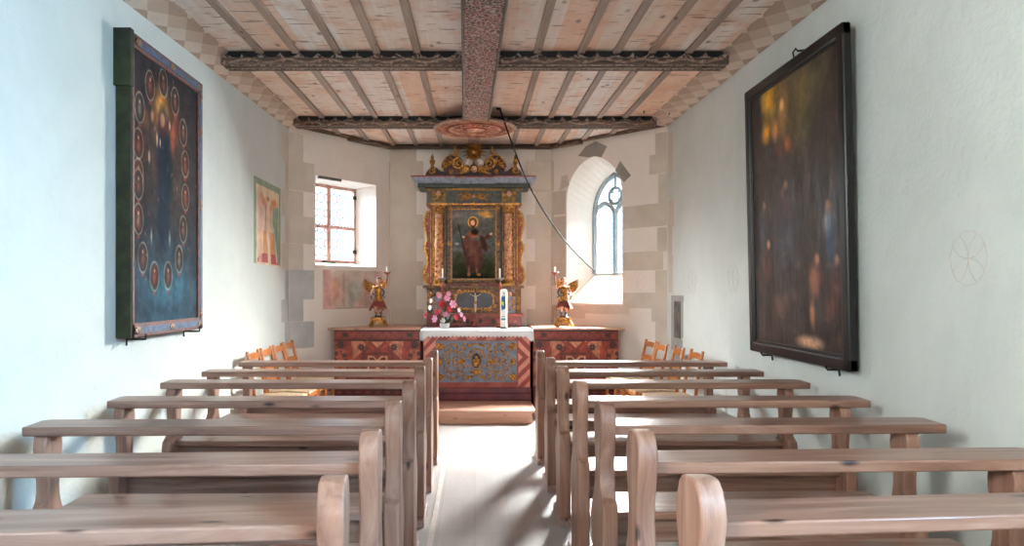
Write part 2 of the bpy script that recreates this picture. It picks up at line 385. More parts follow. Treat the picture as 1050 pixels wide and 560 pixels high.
# ------------------------------------------------------------------ painter
class Canvas:
    def __init__(s, w, h, res, bg):
        s.w, s.h = w, h; s.nx = int(w*res)+1; s.ny = int(h*res)+1
        s.U, s.V = np.meshgrid(np.linspace(0, w, s.nx), np.linspace(0, h, s.ny))   # V downwards
        s.a = np.zeros((s.ny, s.nx, 3)); s.a[:] = s.c(bg); s.rng = np.random.RandomState(5)
    def c(s, c):
        if isinstance(c, str): c = c.lstrip('#'); return np.array([int(c[i:i+2], 16)/255 for i in (0, 2, 4)])
        return np.array(c)
    def mixm(s, m, col, al=1):
        m = np.clip(m, 0, 1)[..., None]*al; s.a = s.a*(1-m)+s.c(col)*m; return s
    def blob(s, x, y, rx, ry, col, al=1, soft=.5, rot=0):
        dx, dy = s.U-x, s.V-y; c, q = math.cos(rot), math.sin(rot)
        d = np.sqrt(((dx*c+dy*q)/rx)**2+((-dx*q+dy*c)/ry)**2)
        return s.mixm((1-d)/max(soft, 1e-3)+.0, col, al)
    def ring(s, x, y, rx, ry, w, col, al=1):
        d = np.sqrt(((s.U-x)/rx)**2+((s.V-y)/ry)**2); d = np.abs(d-1)*min(rx, ry)
        return s.mixm(1.5-d/w, col, al)
    def line(s, pts, w, col, al=1):
        m = np.zeros_like(s.U)
        for (x0, y0), (x1, y1) in zip(pts[:-1], pts[1:]):
            L = max((x1-x0)**2+(y1-y0)**2, 1e-9); t = np.clip(((s.U-x0)*(x1-x0)+(s.V-y0)*(y1-y0))/L, 0, 1)
            d = np.hypot(s.U-x0-t*(x1-x0), s.V-y0-t*(y1-y0)); m = np.maximum(m, 1.5-d/w)
        return s.mixm(m, col, al)
    def poly(s, pts, col, al=1):
        ins = np.zeros(s.U.shape, bool); n = len(pts)
        for i in range(n):
            x0, y0 = pts[i]; x1, y1 = pts[(i+1) % n]
            if y0 == y1: continue
            c = ((y0 > s.V) != (y1 > s.V)) & (s.U < (x1-x0)*(s.V-y0)/(y1-y0)+x0); ins ^= c
        return s.mixm(ins.astype(float), col, al)
    def rect(s, x0, y0, x1, y1, col, al=1): return s.poly([(x0, y0), (x1, y0), (x1, y1), (x0, y1)], col, al)
    def rough(s, amp=.05, cells=14, seed=1):
        r = np.random.RandomState(seed); tot = 0
        for k in (1, 2, 4, 8):
            g = r.rand(int(cells*k*s.h/s.w)+3, cells*k+3)
            yi = s.V/s.h*(g.shape[0]-2); xi = s.U/s.w*(g.shape[1]-2); y0 = yi.astype(int); x0 = xi.astype(int); fy = yi-y0; fx = xi-x0
            q = g[y0, x0]*(1-fx)*(1-fy)+g[y0, x0+1]*fx*(1-fy)+g[y0+1, x0]*(1-fx)*fy+g[y0+1, x0+1]*fx*fy
            tot = tot+(q-.5)/k**.5
        s.a = np.clip(s.a*(1+tot[..., None]*amp*2), 0, 1); return s
    def gain(s, g, gamma=1.0):
        s.a = np.clip((s.a**gamma)*g, 0, 1); return s
    def build(s, name, org, ux, vz, mat, parent, label=None):
        """org: top-left corner; ux, vz: unit vectors right and down"""
        org, ux, vz = np.array(org, float), np.array(ux, float), np.array(vz, float)
        P = org+s.U[..., None]*ux+s.V[..., None]*vz
        nx, ny = s.nx, s.ny; idx = np.arange(nx*ny).reshape(ny, nx)
        q = np.stack([idx[:-1, :-1], idx[1:, :-1], idx[1:, 1:], idx[:-1, 1:]], -1).reshape(-1, 4)
        me = bpy.data.meshes.new(name); me.vertices.add(nx*ny); me.vertices.foreach_set('co', P.reshape(-1))
        me.loops.add(q.size); me.loops.foreach_set('vertex_index', q.reshape(-1).astype(np.int32))
        me.polygons.add(len(q)); me.polygons.foreach_set('loop_start', np.arange(0, q.size, 4, dtype=np.int32))
        me.update(calc_edges=True)
        at = me.color_attributes.new('Col', 'FLOAT_COLOR', 'POINT')
        a = np.clip(s.a, 0, 1); lin = np.where(a <= .04045, a/12.92, ((a+.055)/1.055)**2.4)
        c = np.ones((nx*ny, 4)); c[:, :3] = lin.reshape(-1, 3); at.data.foreach_set('color', c.reshape(-1).astype(np.float32))
        me.materials.append(mat)
        o = bpy.data.objects.new(name, me); COL.objects.link(o)
        if parent is not None: o.parent = parent
        if label: o['label'] = label
        return o

# ------------------------------------------------------------------ room shell
XL, XR, YB, YR, YC = -2.06, 2.13, 9.54, -3.0, 8.2
BL, BR = -1.09, .98
ZTOP = 3.9
def CEIL(y): return CZ+1.80+.015*(y-4.6)

def wall_panel(name, A, B, holes, mat, thick=.5, top=ZTOP):
    """wall from A to B (interior to the left side seen from A to B decided by nout). holes: [(inner loop [(s,z)], outer loop [(s,z)], depth)]"""
    A, B = Vector(A), Vector(B); L = (B-A).length; t = (B-A)/L; n = Vector((-t.y, t.x))
    bm = bmesh.new()
    def P(s, z, o): q = A+t*s+n*o; return bm.verts.new((q.x, q.y, z))
    def sheet(rect, loops, o, ext=0):
        vs = [[P(s, z, o) for s, z in rect]]+[[P(s, z, o) for s, z in lp] for lp in loops]
        ed = []
        for lp in vs:
            for i in range(len(lp)): ed.append(bm.edges.new((lp[i], lp[(i+1) % len(lp)])))
        bmesh.ops.triangle_fill(bm, use_beauty=True, use_dissolve=False, edges=ed)
        return vs
    rect = [(0, -.05), (L, -.05), (L, top), (0, top)]
    a = sheet(rect, [h[0] for h in holes], 0)
    b = sheet(rect, [h[1] for h in holes], thick)
    for (inn, out, dep), va, vb in zip(holes, a[1:], b[1:]):
        mid = [P(s, z, dep) for s, z in out]; k = len(mid)
        for i in range(k):
            j = (i+1) % k
            bm.faces.new((va[i], va[j], mid[j], mid[i])); bm.faces.new((mid[i], mid[j], vb[j], vb[i]))
    for i in range(4):
        j = (i+1) % 4; bm.faces.new((a[0][i], a[0][j], b[0][j], b[0][i]))
    bmesh.ops.recalc_face_normals(bm, faces=bm.faces)
    me = bpy.data.meshes.new(name); bm.to_mesh(me); bm.free(); me.materials.append(mat)
    o = bpy.data.objects.new(name, me); COL.objects.link(o); return struct(o)

# rectangular openings
def rloop(s0, s1, z0, z1): return [(s0, z0), (s1, z0), (s1, z1), (s0, z1)]
tL = Vector((BL-XL, YB-YC)); LL = tL.length; tL /= LL; nL = Vector((-tL.y, tL.x))
tR = Vector((XR-BR, YC-YB)); LR = tR.length; tR /= LR; nR = Vector((-tR.y, tR.x))   # right apse wall runs from (BR,YB) to (XR,YC)
AL = Vector((XL, YC)); AR = Vector((BR, YB))
def sL(x, y=250):   # position along the left apse wall under a pixel column
    p = on_plane(x, y, (AL.x, AL.y, 0), Vector((nL.x, nL.y, 0))); return (Vector((p.x, p.y))-AL).dot(tL), p.z
def sR(x, y=250):
    p = on_plane(x, y, (AR.x, AR.y, 0), Vector((nR.x, nR.y, 0))); return (Vector((p.x, p.y))-AR).dot(tR), p.z

# left apse window
l0 = sL(323.6)[0]; l1 = sL(385.7)[0]
WLz0, WLz1 = 1.685, 2.715
WL_in = rloop(l0, l1, WLz0, WLz1); WL_out = rloop(l0+.03, l1-.03, WLz0+.05, WLz1-.03)
wall_apse_left = wall_panel('wall_apse_left', AL, (BL, YB), [(WL_in, WL_out, .36)], M_plaster_apse)

def arch(c, hw, z0, zs, zt, n=9):
    """pointed arch loop, sill z0, springing zs, apex zt"""
    pts = [(c-hw, z0), (c+hw, z0)]
    H = zt-zs; R = (H*H+hw*hw)/(2*hw) if H > hw else hw
    # right arc centred at (c+hw-R, zs)
    for i in range(n+1):
        a1 = math.asin(min(1, H/R)); a = a1*i/n
        pts.append((c+hw-R+R*math.cos(a), zs+R*math.sin(a)))
    left = [(2*c-x, z) for x, z in pts[2:-1]][::-1]
    return pts+left
r0 = sR(581)[0]; r1 = sR(638)[0]; rc = (r0+r1)/2; rhw = abs(r1-r0)/2
GRc = rc; GRhw = .34
WR_in = arch(rc, rhw, 1.235, 2.52, 3.02); WR_out = arch(GRc, GRhw, 1.60, 2.36, 2.86)
wall_apse_right = wall_panel('wall_apse_right', AR, (XR, YC), [(WR_in, WR_out, .42)], M_plaster_apse)
wall_apse_back = wall_panel('wall_apse_back', (BL, YB), (BR, YB), [], M_plaster_apse)
# nave walls and rear part behind the camera, its unseen windows added for daylight
wall_left = wall_panel('wall_left', (XL, YR), (XL, YC), [(rloop(1.1, 2.9, 1.75, 3.0), rloop(1.2, 2.8, 1.9, 2.98), .4)], M_plaster)
wall_right = wall_panel('wall_right', (XR, YC), (XR, YR), [(rloop(7.5, 9.4, 1.7, 3.0), rloop(7.6, 9.3, 1.85, 2.98), .4)], M_plaster)
wall_rear = wall_panel('wall_rear', (XR, YR), (XL, YR), [(rloop(1.5, 2.7, 2.4, 3.0), rloop(1.5, 2.7, 2.4, 3.0), .4)], M_plaster)  # unseen west opening added high in the wall to brighten the apse

b = MB(); b.box(XL-.6, XR+.6, YR-.6, YB+.7, -.12, 0); floor = struct(b.build('floor', M_floor, None, False))
# ceiling slab follows the slight rise of the boards
y0, y1 = YR-.6, YB+.7
b = MB(); b.add([(XL-.6, y0, CEIL(y0)), (XR+.6, y0, CEIL(y0)), (XR+.6, y1, CEIL(y1)), (XL-.6, y1, CEIL(y1)),
                 (XL-.6, y0, 4.1), (XR+.6, y0, 4.1), (XR+.6, y1, 4.1), (XL-.6, y1, 4.1)],
                [(3,2,1,0),(4,5,6,7),(0,1,5,4),(2,3,7,6),(0,4,7,3),(1,2,6,5)])
ceiling = struct(b.build('ceiling', M_ceil, None, False))
def slab(mb, x0, x1, y0, y1, d0, d1):   # box hanging below the ceiling line from d0 to d1, following its slope
    mb.add([(x0, y0, CEIL(y0)-d1), (x1, y0, CEIL(y0)-d1), (x1, y1, CEIL(y1)-d1), (x0, y1, CEIL(y1)-d1),
            (x0, y0, CEIL(y0)-d0), (x1, y0, CEIL(y0)-d0), (x1, y1, CEIL(y1)-d0), (x0, y1, CEIL(y1)-d0)],
           [(3,2,1,0),(4,5,6,7),(0,1,5,4),(2,3,7,6),(0,4,7,3),(1,2,6,5)])
BEAMS = [1.0, 3.35, 5.61, 7.85]
BX = [-1.63, -1.336, -1.05, -.746, -.43, .49, .788, 1.07, 1.33, 1.60]
rr = random.Random(3)
bays = [(-3.0, 1.0), (1.2, 3.35), (3.54, 5.61), (5.80, 7.85), (8.04, 9.5)]
for bi, (ya, yb) in enumerate(bays):
    for x in BX:
        if bi == 4:
            # apse bay: battens stop at the slanting walls
            yb2 = min(yb, YC+(x-XL)*(YB-YC)/(BL-XL)-.05 if x < 0 else YC+(XR-x)*(YB-YC)/(XR-BR)-.05)
            if yb2 < ya+.15: continue
        else: yb2 = yb
        j = rr.uniform(-.02, .02); b = MB(); slab(b, x-.027+j, x+.027+j, ya, yb2, -.005, .022)
        b.build('batten', W_batten, ceiling, False)
for y in BEAMS:
    b = MB(); slab(b, -1.93, 1.93, y+.02, y+.17, -.01, .095)
    beam = b.build('cross_beam', M_beambrown, ceiling, False)
    b = MB(); slab(b, -1.92, 1.92, y, y+.02, .052, .10); slab(b, -1.92, 1.92, y+.17, y+.19, .03, .10); slab(b, -1.92, 1.92, y+.075, y+.105, .095, .105)
    b.build('moulding', M_beamedge, beam, False)
    # scalloped crest: carved arcs between the battens
    b = MB(); xs = [-1.9]+BX[:5]+[-.14, .17]+BX[5:]+[1.9]
    for i in range(len(xs)-1):
        xa, xb = xs[i], xs[i+1]
        if xa == -.14: continue
        P = []
        for k in range(13):
            q = k/12; zz = .004+.046*(abs(math.sin(q*PI*2))**.6)*(.6+.4*math.sin(q*PI))
            P.append((xa+(xb-xa)*q, zz))
        zc = CEIL(y)
        pts = [(px, zc-pz) for px, pz in P]+[(xb, zc-.001), (xa, zc-.001)]
        b.prism(pts, 'y', y+.004, y+.022)
    b.build('scalloped_crest', M_scallop, beam, False)
    b = MB()   # carved vine running along the near face
    P = [(x, y-.004+.004*math.sin(x*50), CEIL(y)-.076+.012*math.sin(x*21)) for x in np.arange(-1.9, 1.9, .03) if not -.15 < x < .18]
    for side in (-1, 1):
        Q = [p for p in P if p[0]*side > .0]
        b.tube(Q, .009, 5)
        for p in Q[::3]: b.ell((p[0], p[1], p[2]+.012*side), (.018, .006, .009), None, 6, 4)
    b.build('carved_vine', M_vine, beam)
# painted centre beam
b = MB()
for i in range(len(BEAMS)+1):
    pass
def cbx(y): return .05-.045*(y-4.6)/3.25
ys = [YR, 1, 3.4, 5.7, 8.0, 9.2]
for a_, c_ in zip(ys[:-1], ys[1:]):
    w = .13 if c_ < 9 else .07
    v = []
    for (yy) in (a_, c_):
        for xx in (cbx(yy)-w, cbx(yy)+w):
            v += [(xx, yy, CEIL(yy)-(.135 if c_ < 9 else .05)), (xx, yy, CEIL(yy)+.01)]
    b.add(v, [(0,2,6,4),(1,5,7,3),(0,4,5,1),(2,3,7,6),(0,1,3,2),(4,6,7,5)])
cb = b.build('centre_beam', M_beamred, ceiling, False, label='red and cream carved beam along the middle of the ceiling')
for s_ in (-1, 1):
    b = MB(); b.tube([(cbx(y)+s_*.125, y, CEIL(y)-.137) for y in np.linspace(YR, 7.8, 12)], .012, 6); b.build('edge_moulding', M_beamedge, cb)
# oval looking round boss at the end of the centre beam
cv = Canvas(.84, .84, 170, '#a86a50')
for k, (r, c) in enumerate([(.36, '#b98a70'), (.33, '#7c3a30'), (.29, '#c09078'), (.26, '#8a4234'), (.2, '#b87c5e'), (.15, '#8a3f30'), (.09, '#c49a80')]):
    cv.blob(.42, .42, r, r, c, 1, .04)
for k in range(24):
    a = k/24*2*PI; cv.line([(.42+.2*math.cos(a), .42+.2*math.sin(a)), (.42+.28*math.cos(a+.15), .42+.28*math.sin(a+.15))], .006, '#d2b096', .8)
cv.rough(.25, 16, 3)
b = MB(); zc = CEIL(7.85)-.15
b.lathe([(.42, .0), (.44, .012), (.42, .03), (.40, .04)], (.0, 7.82, zc), 40)
boss = b.build('ceiling_boss', M_vine, ceiling)
# disc painting: clip the square to a disc
n = 48; mb = MB()
vs = [(0, 0)]; rings = 14
bm = bmesh.new(); grid = []
for i in range(rings+1):
    row = []
    for j in range(64):
        a = j/64*2*PI; r = .405*i/rings
        row.append(bm.verts.new((r*math.cos(a), 7.82+r*math.sin(a), zc-.004-.018*(i/rings == 0)-.006*math.cos(i*1.9))))
    grid.append(row)
for i in range(rings):
    for j in range(64):
        bm.faces.new((grid[i][j], grid[i][(j+1) % 64], grid[i+1][(j+1) % 64], grid[i+1][j]))
me = bpy.data.meshes.new('boss_rings'); bm.to_mesh(me); bm.free()
at = me.color_attributes.new('Col', 'FLOAT_COLOR', 'POINT')
for v in me.vertices:
    r = math.hypot(v.co.x, v.co.y-7.82); x, y = v.co.x+.42, v.co.y-7.82+.42
    c = cv.a[min(cv.ny-1, int(y*170)), min(cv.nx-1, int(x*170))]; at.data[v.index].color = (*srgb(c), 1)
me.materials.append(P_matte); o = bpy.data.objects.new('boss_rings', me); COL.objects.link(o); o.parent = boss

# painted cornice boards between walls and ceiling
def cornice(name, xo, xi, zo, zi, ya, yb):
    me = bpy.data.meshes.new(name); bm = bmesh.new(); uvl = bm.loops.layers.uv.new('UVMap'); K = 24
    rows = []
    for i in range(K+1):
        y = ya+(yb-ya)*i/K
        rows.append([bm.verts.new((xo, y, zo(y))), bm.verts.new((xi, y, zi(y))), bm.verts.new((xi, y, zi(y)+.03)), bm.verts.new((xo, y, zo(y)+.2))])
    for i in range(K):
        for k in range(4):
            f = bm.faces.new((rows[i][k], rows[i][(k+1) % 4], rows[i+1][(k+1) % 4], rows[i+1][k]))
            for lp in f.loops:
                iy = 1 if lp.vert in rows[i+1] else 0; kk = rows[i+iy].index(lp.vert)
                lp[uvl].uv = (ya+(yb-ya)*(i+iy)/K, (0, 2.0, 2.2, 0)[kk])
    bmesh.ops.recalc_face_normals(bm, faces=bm.faces); bm.to_mesh(me); bm.free(); me.materials.append(M_cornice)
    o = bpy.data.objects.new(name, me); COL.objects.link(o); return struct(o)
cornice('trim_1', XL-.02, -1.87, lambda y: CZ+1.69+.024*(y-4.42), lambda y: CEIL(y)-.012, YR, YC+.0)
cornice('trim_2', XR+.02, 1.875, lambda y: CZ+1.752+.0165*(y-4.47), lambda y: CEIL(y)-.012, YR, YC+.0)
# dark moulding and pale board around the apse head
def trim_run(name, pts, d0, d1, w, mat):
    b = MB()
    for (xa, ya), (xb, yb) in zip(pts[:-1], pts[1:]):
        t = Vector((xb-xa, yb-ya)).normalized(); nn = Vector((t.y, -t.x))
        za, zb = CEIL(ya), CEIL(yb)
        v = []
        for (x, y, z) in ((xa, ya, za), (xb, yb, zb)):
            for o_ in (0, w):
                q = Vector((x, y))+nn*o_; v += [(q.x, q.y, z-d1), (q.x, q.y, z-d0)]
        b.add(v, [(0,2,6,4),(1,5,7,3),(0,4,5,1),(2,3,7,6),(0,1,3,2),(4,6,7,5)])
    return struct(b.build(name, mat, None, False))
ap = [(XL-.02, YC-.02), (BL-.0, YB+.0), (BR, YB+.0), (XR+.02, YC-.02)]
trim_run('trim_3', ap, -.01, .035, .05, M_beamedge)
trim_run('trim_4', [(BL-.45, YB-.62), (BL, YB-.02), (BR, YB-.02), (BR+.35, YB-.42)], .03, .06, .075, M_beamedge)

# window fittings
def lead_net(parent, A, t, n, s0, s1, z0, z1, off, kind, clip=None):
    b = MB()
    def P(s, z): q = A+t*s+n*off; return (q.x, q.y, z)
    if kind == 'round':
        r = .062; dx = r*3**.5; row = 0; z = z0+.01
        while z < z1+r:
            s = s0+(dx/2 if row % 2 else 0)
            while s < s1+dx:
                c = [(s+r*math.sin(k*PI/3), z+r*math.cos(k*PI/3)) for k in range(4)]
                for q in range(3):
                    (ua, va), (ub, vb) = c[q], c[q+1]
                    if min(ua, ub) >= s0-.001 and max(ua, ub) <= s1+.001 and min(va, vb) >= z0-.001 and max(va, vb) <= z1+.001:
                        mu, mv = (ua+ub)/2, (va+vb)/2; ww = .006
                        b.tube([P(ua, va), P(mu, mv), P(ub, vb)], .0065, 4, up=(n.x, n.y, 0))
                s += dx
            z += r*1.5; row += 1
    else:
        st = .11
        for k in range(-30, 40):
            for sg in (1, -1):
                L = [(s0, z0+k*st+sg*0), (s1, z0+k*st+sg*(s1-s0)*1.3)]
                pts = [(L[0][0]+(L[1][0]-L[0][0])*q, L[0][1]+(L[1][1]-L[0][1])*q) for q in np.linspace(0, 1, 9)]
                seg = [p for p in pts if clip(*p)]
                if len(seg) > 1: b.tube([P(*p) for p in seg], .003, 4, up=(n.x, n.y, 0))
    return b.build('lead_lattice', M_lead, parent)
def WP(A, t, n, s, z, off): q = A+t*s+n*off; return (q.x, q.y, z)
def wframe_box(b, A, t, n, s0, s1, z0, z1, o0, o1):
    v = [WP(A, t, n, s, z, o) for z in (z0, z1) for o in (o0, o1) for s in (s0, s1)]
    b.add(v, [(0,2,3,1),(4,5,7,6),(0,1,5,4),(2,6,7,3),(0,4,6,2),(1,3,7,5)])
# left window
a0, a1, z0, z1 = l0+.03, l1-.03, WLz0+.05, WLz1-.03
b = MB(); w = .035; o0, o1 = .325, .37
wframe_box(b, AL, tL, nL, a0, a1, z0, z0+w, o0, o1); wframe_box(b, AL, tL, nL, a0, a1, z1-w, z1, o0, o1)
wframe_box(b, AL, tL, nL, a0, a0+w, z0, z1, o0, o1); wframe_box(b, AL, tL, nL, a1-w, a1, z0, z1, o0, o1)
mS = (a0+a1)/2; mZ = z0+(z1-z0)*.46
wframe_box(b, AL, tL, nL, mS-.03, mS+.03, z0, z1, o0-.01, o1); wframe_box(b, AL, tL, nL, a0, a1, mZ-.02, mZ+.02, o0-.005, o1)
win1 = struct(b.build('window_1', M_winwood, None, False, bevel=.004))
b = MB(); b.add([WP(AL, tL, nL, s_, z_, .348) for s_, z_ in rloop(a0+.01, a1-.01, z0+.01, z1-.01)], [(0,1,2,3)]); b.build('window_pane', M_glass, win1, False)
lead_net(win1, AL, tL, nL, a0+w, a1-w, z0+w, z1-w, .34, 'round')
b = MB()
for zz in (z0+.12, z1-.14): wframe_box(b, AL, tL, nL, a1-.06, a1-.005, zz, zz+.05, .31, .325)
wframe_box(b, AL, tL, nL, mS-.1, mS+.1, z0-.005, z0+.01, .30, .325)
b.build('iron_fitting', M_iron, win1, False)
# right gothic window: stone tracery
b = MB()
def curve_tube(fn, q0, q1, r, n=14):
    b.tube([WP(AR, tR, nR, *fn(q), .43) for q in np.linspace(q0, q1, n)], r, 6)
lp = WR_out
b.tube([WP(AR, tR, nR, s, z, .43) for s, z in lp[1:]+lp[:1]], .045, 6)
b.tube([WP(AR, tR, nR, GRc-GRhw, 1.60, .43), WP(AR, tR, nR, GRc+GRhw, 1.60, .43)], .02, 6)
b.tube([WP(AR, tR, nR, GRc, 1.60, .43), WP(AR, tR, nR, GRc, 2.42, .43)], .04, 6)
for sg in (-1, 1):
    c0 = GRc+sg*GRhw/2; A_ = arch(c0, GRhw/2, 1.7, 2.30, 2.50, 7)[2:]
    b.tube([WP(AR, tR, nR, s, z, .43) for s, z in A_], .033, 6)
b.tube([WP(AR, tR, nR, GRc+.1*math.cos(a), 2.58+.1*math.sin(a), .43) for a in np.linspace(0, 2*PI, 17)], .024, 6)
b.tube([WP(AR, tR, nR, GRc, 2.68, .43), WP(AR, tR, nR, GRc, 2.86, .43)], .02, 6)
for a in (PI/4, 3*PI/4, 5*PI/4, 7*PI/4):
    b.tube([WP(AR, tR, nR, GRc+.085*math.cos(a), 2.58+.085*math.sin(a), .43), WP(AR, tR, nR, GRc+.045*math.cos(a), 2.58+.045*math.sin(a), .43)], [.02, .006], 6)
win2 = struct(b.build('window_2', M_stone_dark))
b = MB(); b.add([WP(AR, tR, nR, s, z, .44) for s, z in lp], [tuple(range(len(lp)))]); b.build('window_pane', M_glass, win2, False)
def clipR(s, z):
    if abs(s-GRc) > GRhw or z < 1.6: return False
    return z < 2.36 or (z < 2.36+.5*(1-(abs(s-GRc)/GRhw)**1.6))
lead_net(win2, AR, tR, nR, GRc-GRhw, GRc+GRhw, 1.6, 2.86, .436, 'diamond', clipR)
# frames of the added rear windows and the closed door behind the camera
b = MB()
for (sa, sb, za, zb, A, t, n) in ((7.6, 9.3, 1.85, 2.98, Vector((XR, YC)), Vector((0, -1)), Vector((1, 0))),):
    wframe_box(b, A, t, n, sa, sb, za, za+.04, .36, .4); wframe_box(b, A, t, n, sa, sb, zb-.04, zb, .36, .4)
    wframe_box(b, A, t, n, sa, sa+.04, za, zb, .36, .4); wframe_box(b, A, t, n, sb-.04, sb, za, zb, .36, .4); wframe_box(b, A, t, n, (sa+sb)/2-.02, (sa+sb)/2+.02, za, zb, .36, .4)
struct(b.build('window_3', M_winwood, None, False))
b = MB(); A, t, n = Vector((XL, YR)), Vector((0, 1)), Vector((-1, 0))
for q in ((1.2, 2.8, 1.9, 1.94), (1.2, 2.8, 2.94, 2.98), (1.2, 1.24, 1.9, 2.98), (2.76, 2.8, 1.9, 2.98), (1.98, 2.02, 1.9, 2.98)): wframe_box(b, A, t, n, *q, .36, .4)
struct(b.build('window_4', M_winwood, None, False))

dr = struct(MB().box(-.6, .7, YR, YR+.05, .02, 2.2).build('door_1', W_batten, None, False, bevel=.01))
MB().tube([(.58, YR+.05, 1.0), (.58, YR+.1, 1.0), (.48, YR+.1, 1.0)], .012, 8).build('door_handle', M_iron, dr)
# stone blocks showing at the corners and around the gothic window
def block_poly(pts, P0, n, mat, parent, lift=.004):
    n = Vector(n); P = [on_plane(x, y, P0, n) for x, y in pts]
    toward = (CAM-P[0]); d = n if n.dot(toward) > 0 else -n
    d = d.normalized(); k = len(P)
    b = MB(); b.add([p-d*.004 for p in P]+[p+d*lift for p in P], [tuple(range(k)), tuple(range(k, 2*k))]+[(i, (i+1) % k, k+(i+1) % k, k+i) for i in range(k)])
    b.build('stone_block', mat, parent, False)
def blk(x0, x1, y0, y1, side, mat=None, patch=False):
    pl = {'L': ((XL, 5, 0), (1, 0, 0), wall_left), 'R': ((XR, 5, 0), (1, 0, 0), wall_right), 'AL': ((AL.x, AL.y, 0), (nL.x, nL.y, 0), wall_apse_left),
          'AR': ((AR.x, AR.y, 0), (nR.x, nR.y, 0), wall_apse_right), 'B': ((0, YB, 0), (0, 1, 0), wall_apse_back)}[side]
    # keep top and bottom level: take heights at the block centre
    n = Vector(pl[1]); c0 = on_plane((x0+x1)/2, y0, pl[0], n).z; c1 = on_plane((x0+x1)/2, y1, pl[0], n).z
    P = []
    for (x, z) in ((x0, c0), (x1, c0), (x1, c1), (x0, c1)):
        p = on_plane(x, 300, pl[0], n); P.append(Vector((p.x, p.y, z)))
    d = n if n.dot(CAM-P[0]) > 0 else -n
    d = Vector(d).normalized(); b = MB()
    b.add([p-d*.004 for p in P]+[p+d*.004 for p in P], [(0,1,2,3),(4,5,6,7),(0,1,5,4),(1,2,6,5),(2,3,7,6),(3,0,4,7)])
    b.build('stone_block', mat or M_stone, pl[2], False, bevel=.003)
xc = VX+F*XL/YC; xcR = VX+F*XR/YC; xbl = VX+F*BL/YB; xbr = VX+F*BR/YB
rows = [(137, 166), (166, 196), (196, 222), (222, 250), (250, 277), (277, 307), (307, 330), (330, 357)]
for i, (a, c) in enumerate(rows):
    m = M_stone if i < 5 else M_stone_blue
    blk(xc+.3, 311 if i % 2 == 0 else 322, a, c, 'AL', m); blk(xc-(4 if i % 2 else 7.5), xc-.3, a, c, 'L', m)
rows = [(152, 165), (165, 196), (196, 220), (220, 245), (245, 268), (268, 293), (293, 317), (317, 333)]
for i, (a, c) in enumerate(rows):
    w = i % 2
    blk(399 if w else 404, xbl-.3, a, c, 'AL'); blk(xbl+.3, 434 if w else 427, a, c, 'B')
    blk(540 if w else 549, xbr-.3, a, c, 'B'); blk(xbr+.3, 568 if w else 580 if i in (2, 4) else 566, a, c, 'AR')
for (x0, x1, a, c) in [(568, 580.5, 222, 245), (568, 580.5, 268, 293), (566, 600, 313, 326), (600, 645, 313, 322), (639, 684, 210, 233), (639, 680, 258, 277), (639, 668, 300, 316),
                       (666, 684, 158, 178), (672, 684, 136, 158), (675, 684, 178, 210), (674, 684, 233, 258), (672, 684, 277, 300), (668, 684, 300, 330), (672, 684, 330, 358), (581, 590, 196, 222)]:
    if x0 == 581: continue
    blk(x0, x1, a, c, 'AR')
for (x0, x1, a, c) in [(686, 690, 136, 178), (686, 691, 205, 233), (686, 689, 233, 262), (686, 690, 262, 300)]: blk(x0, x1, a, c, 'R')
nAR = Vector((nR.x, nR.y, 0)); PAR = (AR.x, AR.y, 0)
M_vous = mat_stone('arch_stone', '#a39a90', '#8b8279', '#6e665e')
block_poly([(593, 160), (601, 150), (611, 145), (622.5, 150), (616.5, 161.5), (611, 160), (604, 161.5)], PAR, nAR, M_vous, wall_apse_right)
block_poly([(631, 175), (636, 165), (647, 180), (640, 187)], PAR, nAR, M_vous, wall_apse_right)
block_poly([(574, 196), (576, 181), (582, 179), (584, 190)], PAR, nAR, M_stone, wall_apse_right)
# worn niche on the right wall near the corner, stone surround; the recess is a flat slab, its shade painted dark
nY = [(701, 300), (673, 300)]
M_nich = mat_stone('niche_stone', '#a8a39d', '#928c86', '#77716b')
for (x0, x1, a, c) in [(688.5, 701, 303, 309), (688.5, 691.5, 309, 347), (698.5, 700.5, 309, 347), (688.5, 700, 347, 360)]:
    blk(x0, x1, a, c, 'R', M_nich)
blk(691.5, 698.5, 309, 347, 'R', M_dark)

# consecration crosses drawn on the plaster
def cross_mark(cx, cy, side, r):
    P0, n, par = {'R': ((XR, 5, 0), Vector((-1, 0, 0)), wall_right), 'AR': (PAR, -nAR, wall_apse_right)}[side]
    c = on_plane(cx, cy, P0, n); u = Vector((n.y, -n.x, 0)).normalized(); w = Vector((0, 0, 1)); b = MB(); off = n*.0015
    def ring(c0, rr_, a0=0, a1=2*PI, k=28): b.tube([c0+off+u*rr_*math.cos(a)+w*rr_*math.sin(a) for a in np.linspace(a0, a1, k)], .0011, 4)
    ring(c, r)
    for q in range(4):
        a = q*PI/2+PI/4
        for sg in (1,):
            cc = c+(u*math.cos(a+sg*PI/4)+w*math.sin(a+sg*PI/4))*r*1.0
            th = a+sg*PI/4+PI
            ring(cc, r, th-PI/3, th+PI/3, 12)
    b.build('painted_cross', M_redline, par)
cross_mark(993, 265, 'R', .118); cross_mark(752, 285, 'R', .125); cross_mark(710, 289, 'R', .125); cross_mark(653.5, 289, 'AR', .11)
# floor strip along the left pews
b = MB(); b.box(-.262, -.232, .5, 6.4, 0, .006); struct(b.build('trim_5', mat_plain('pale_strip', '#cfc4bd', .5), None, False))

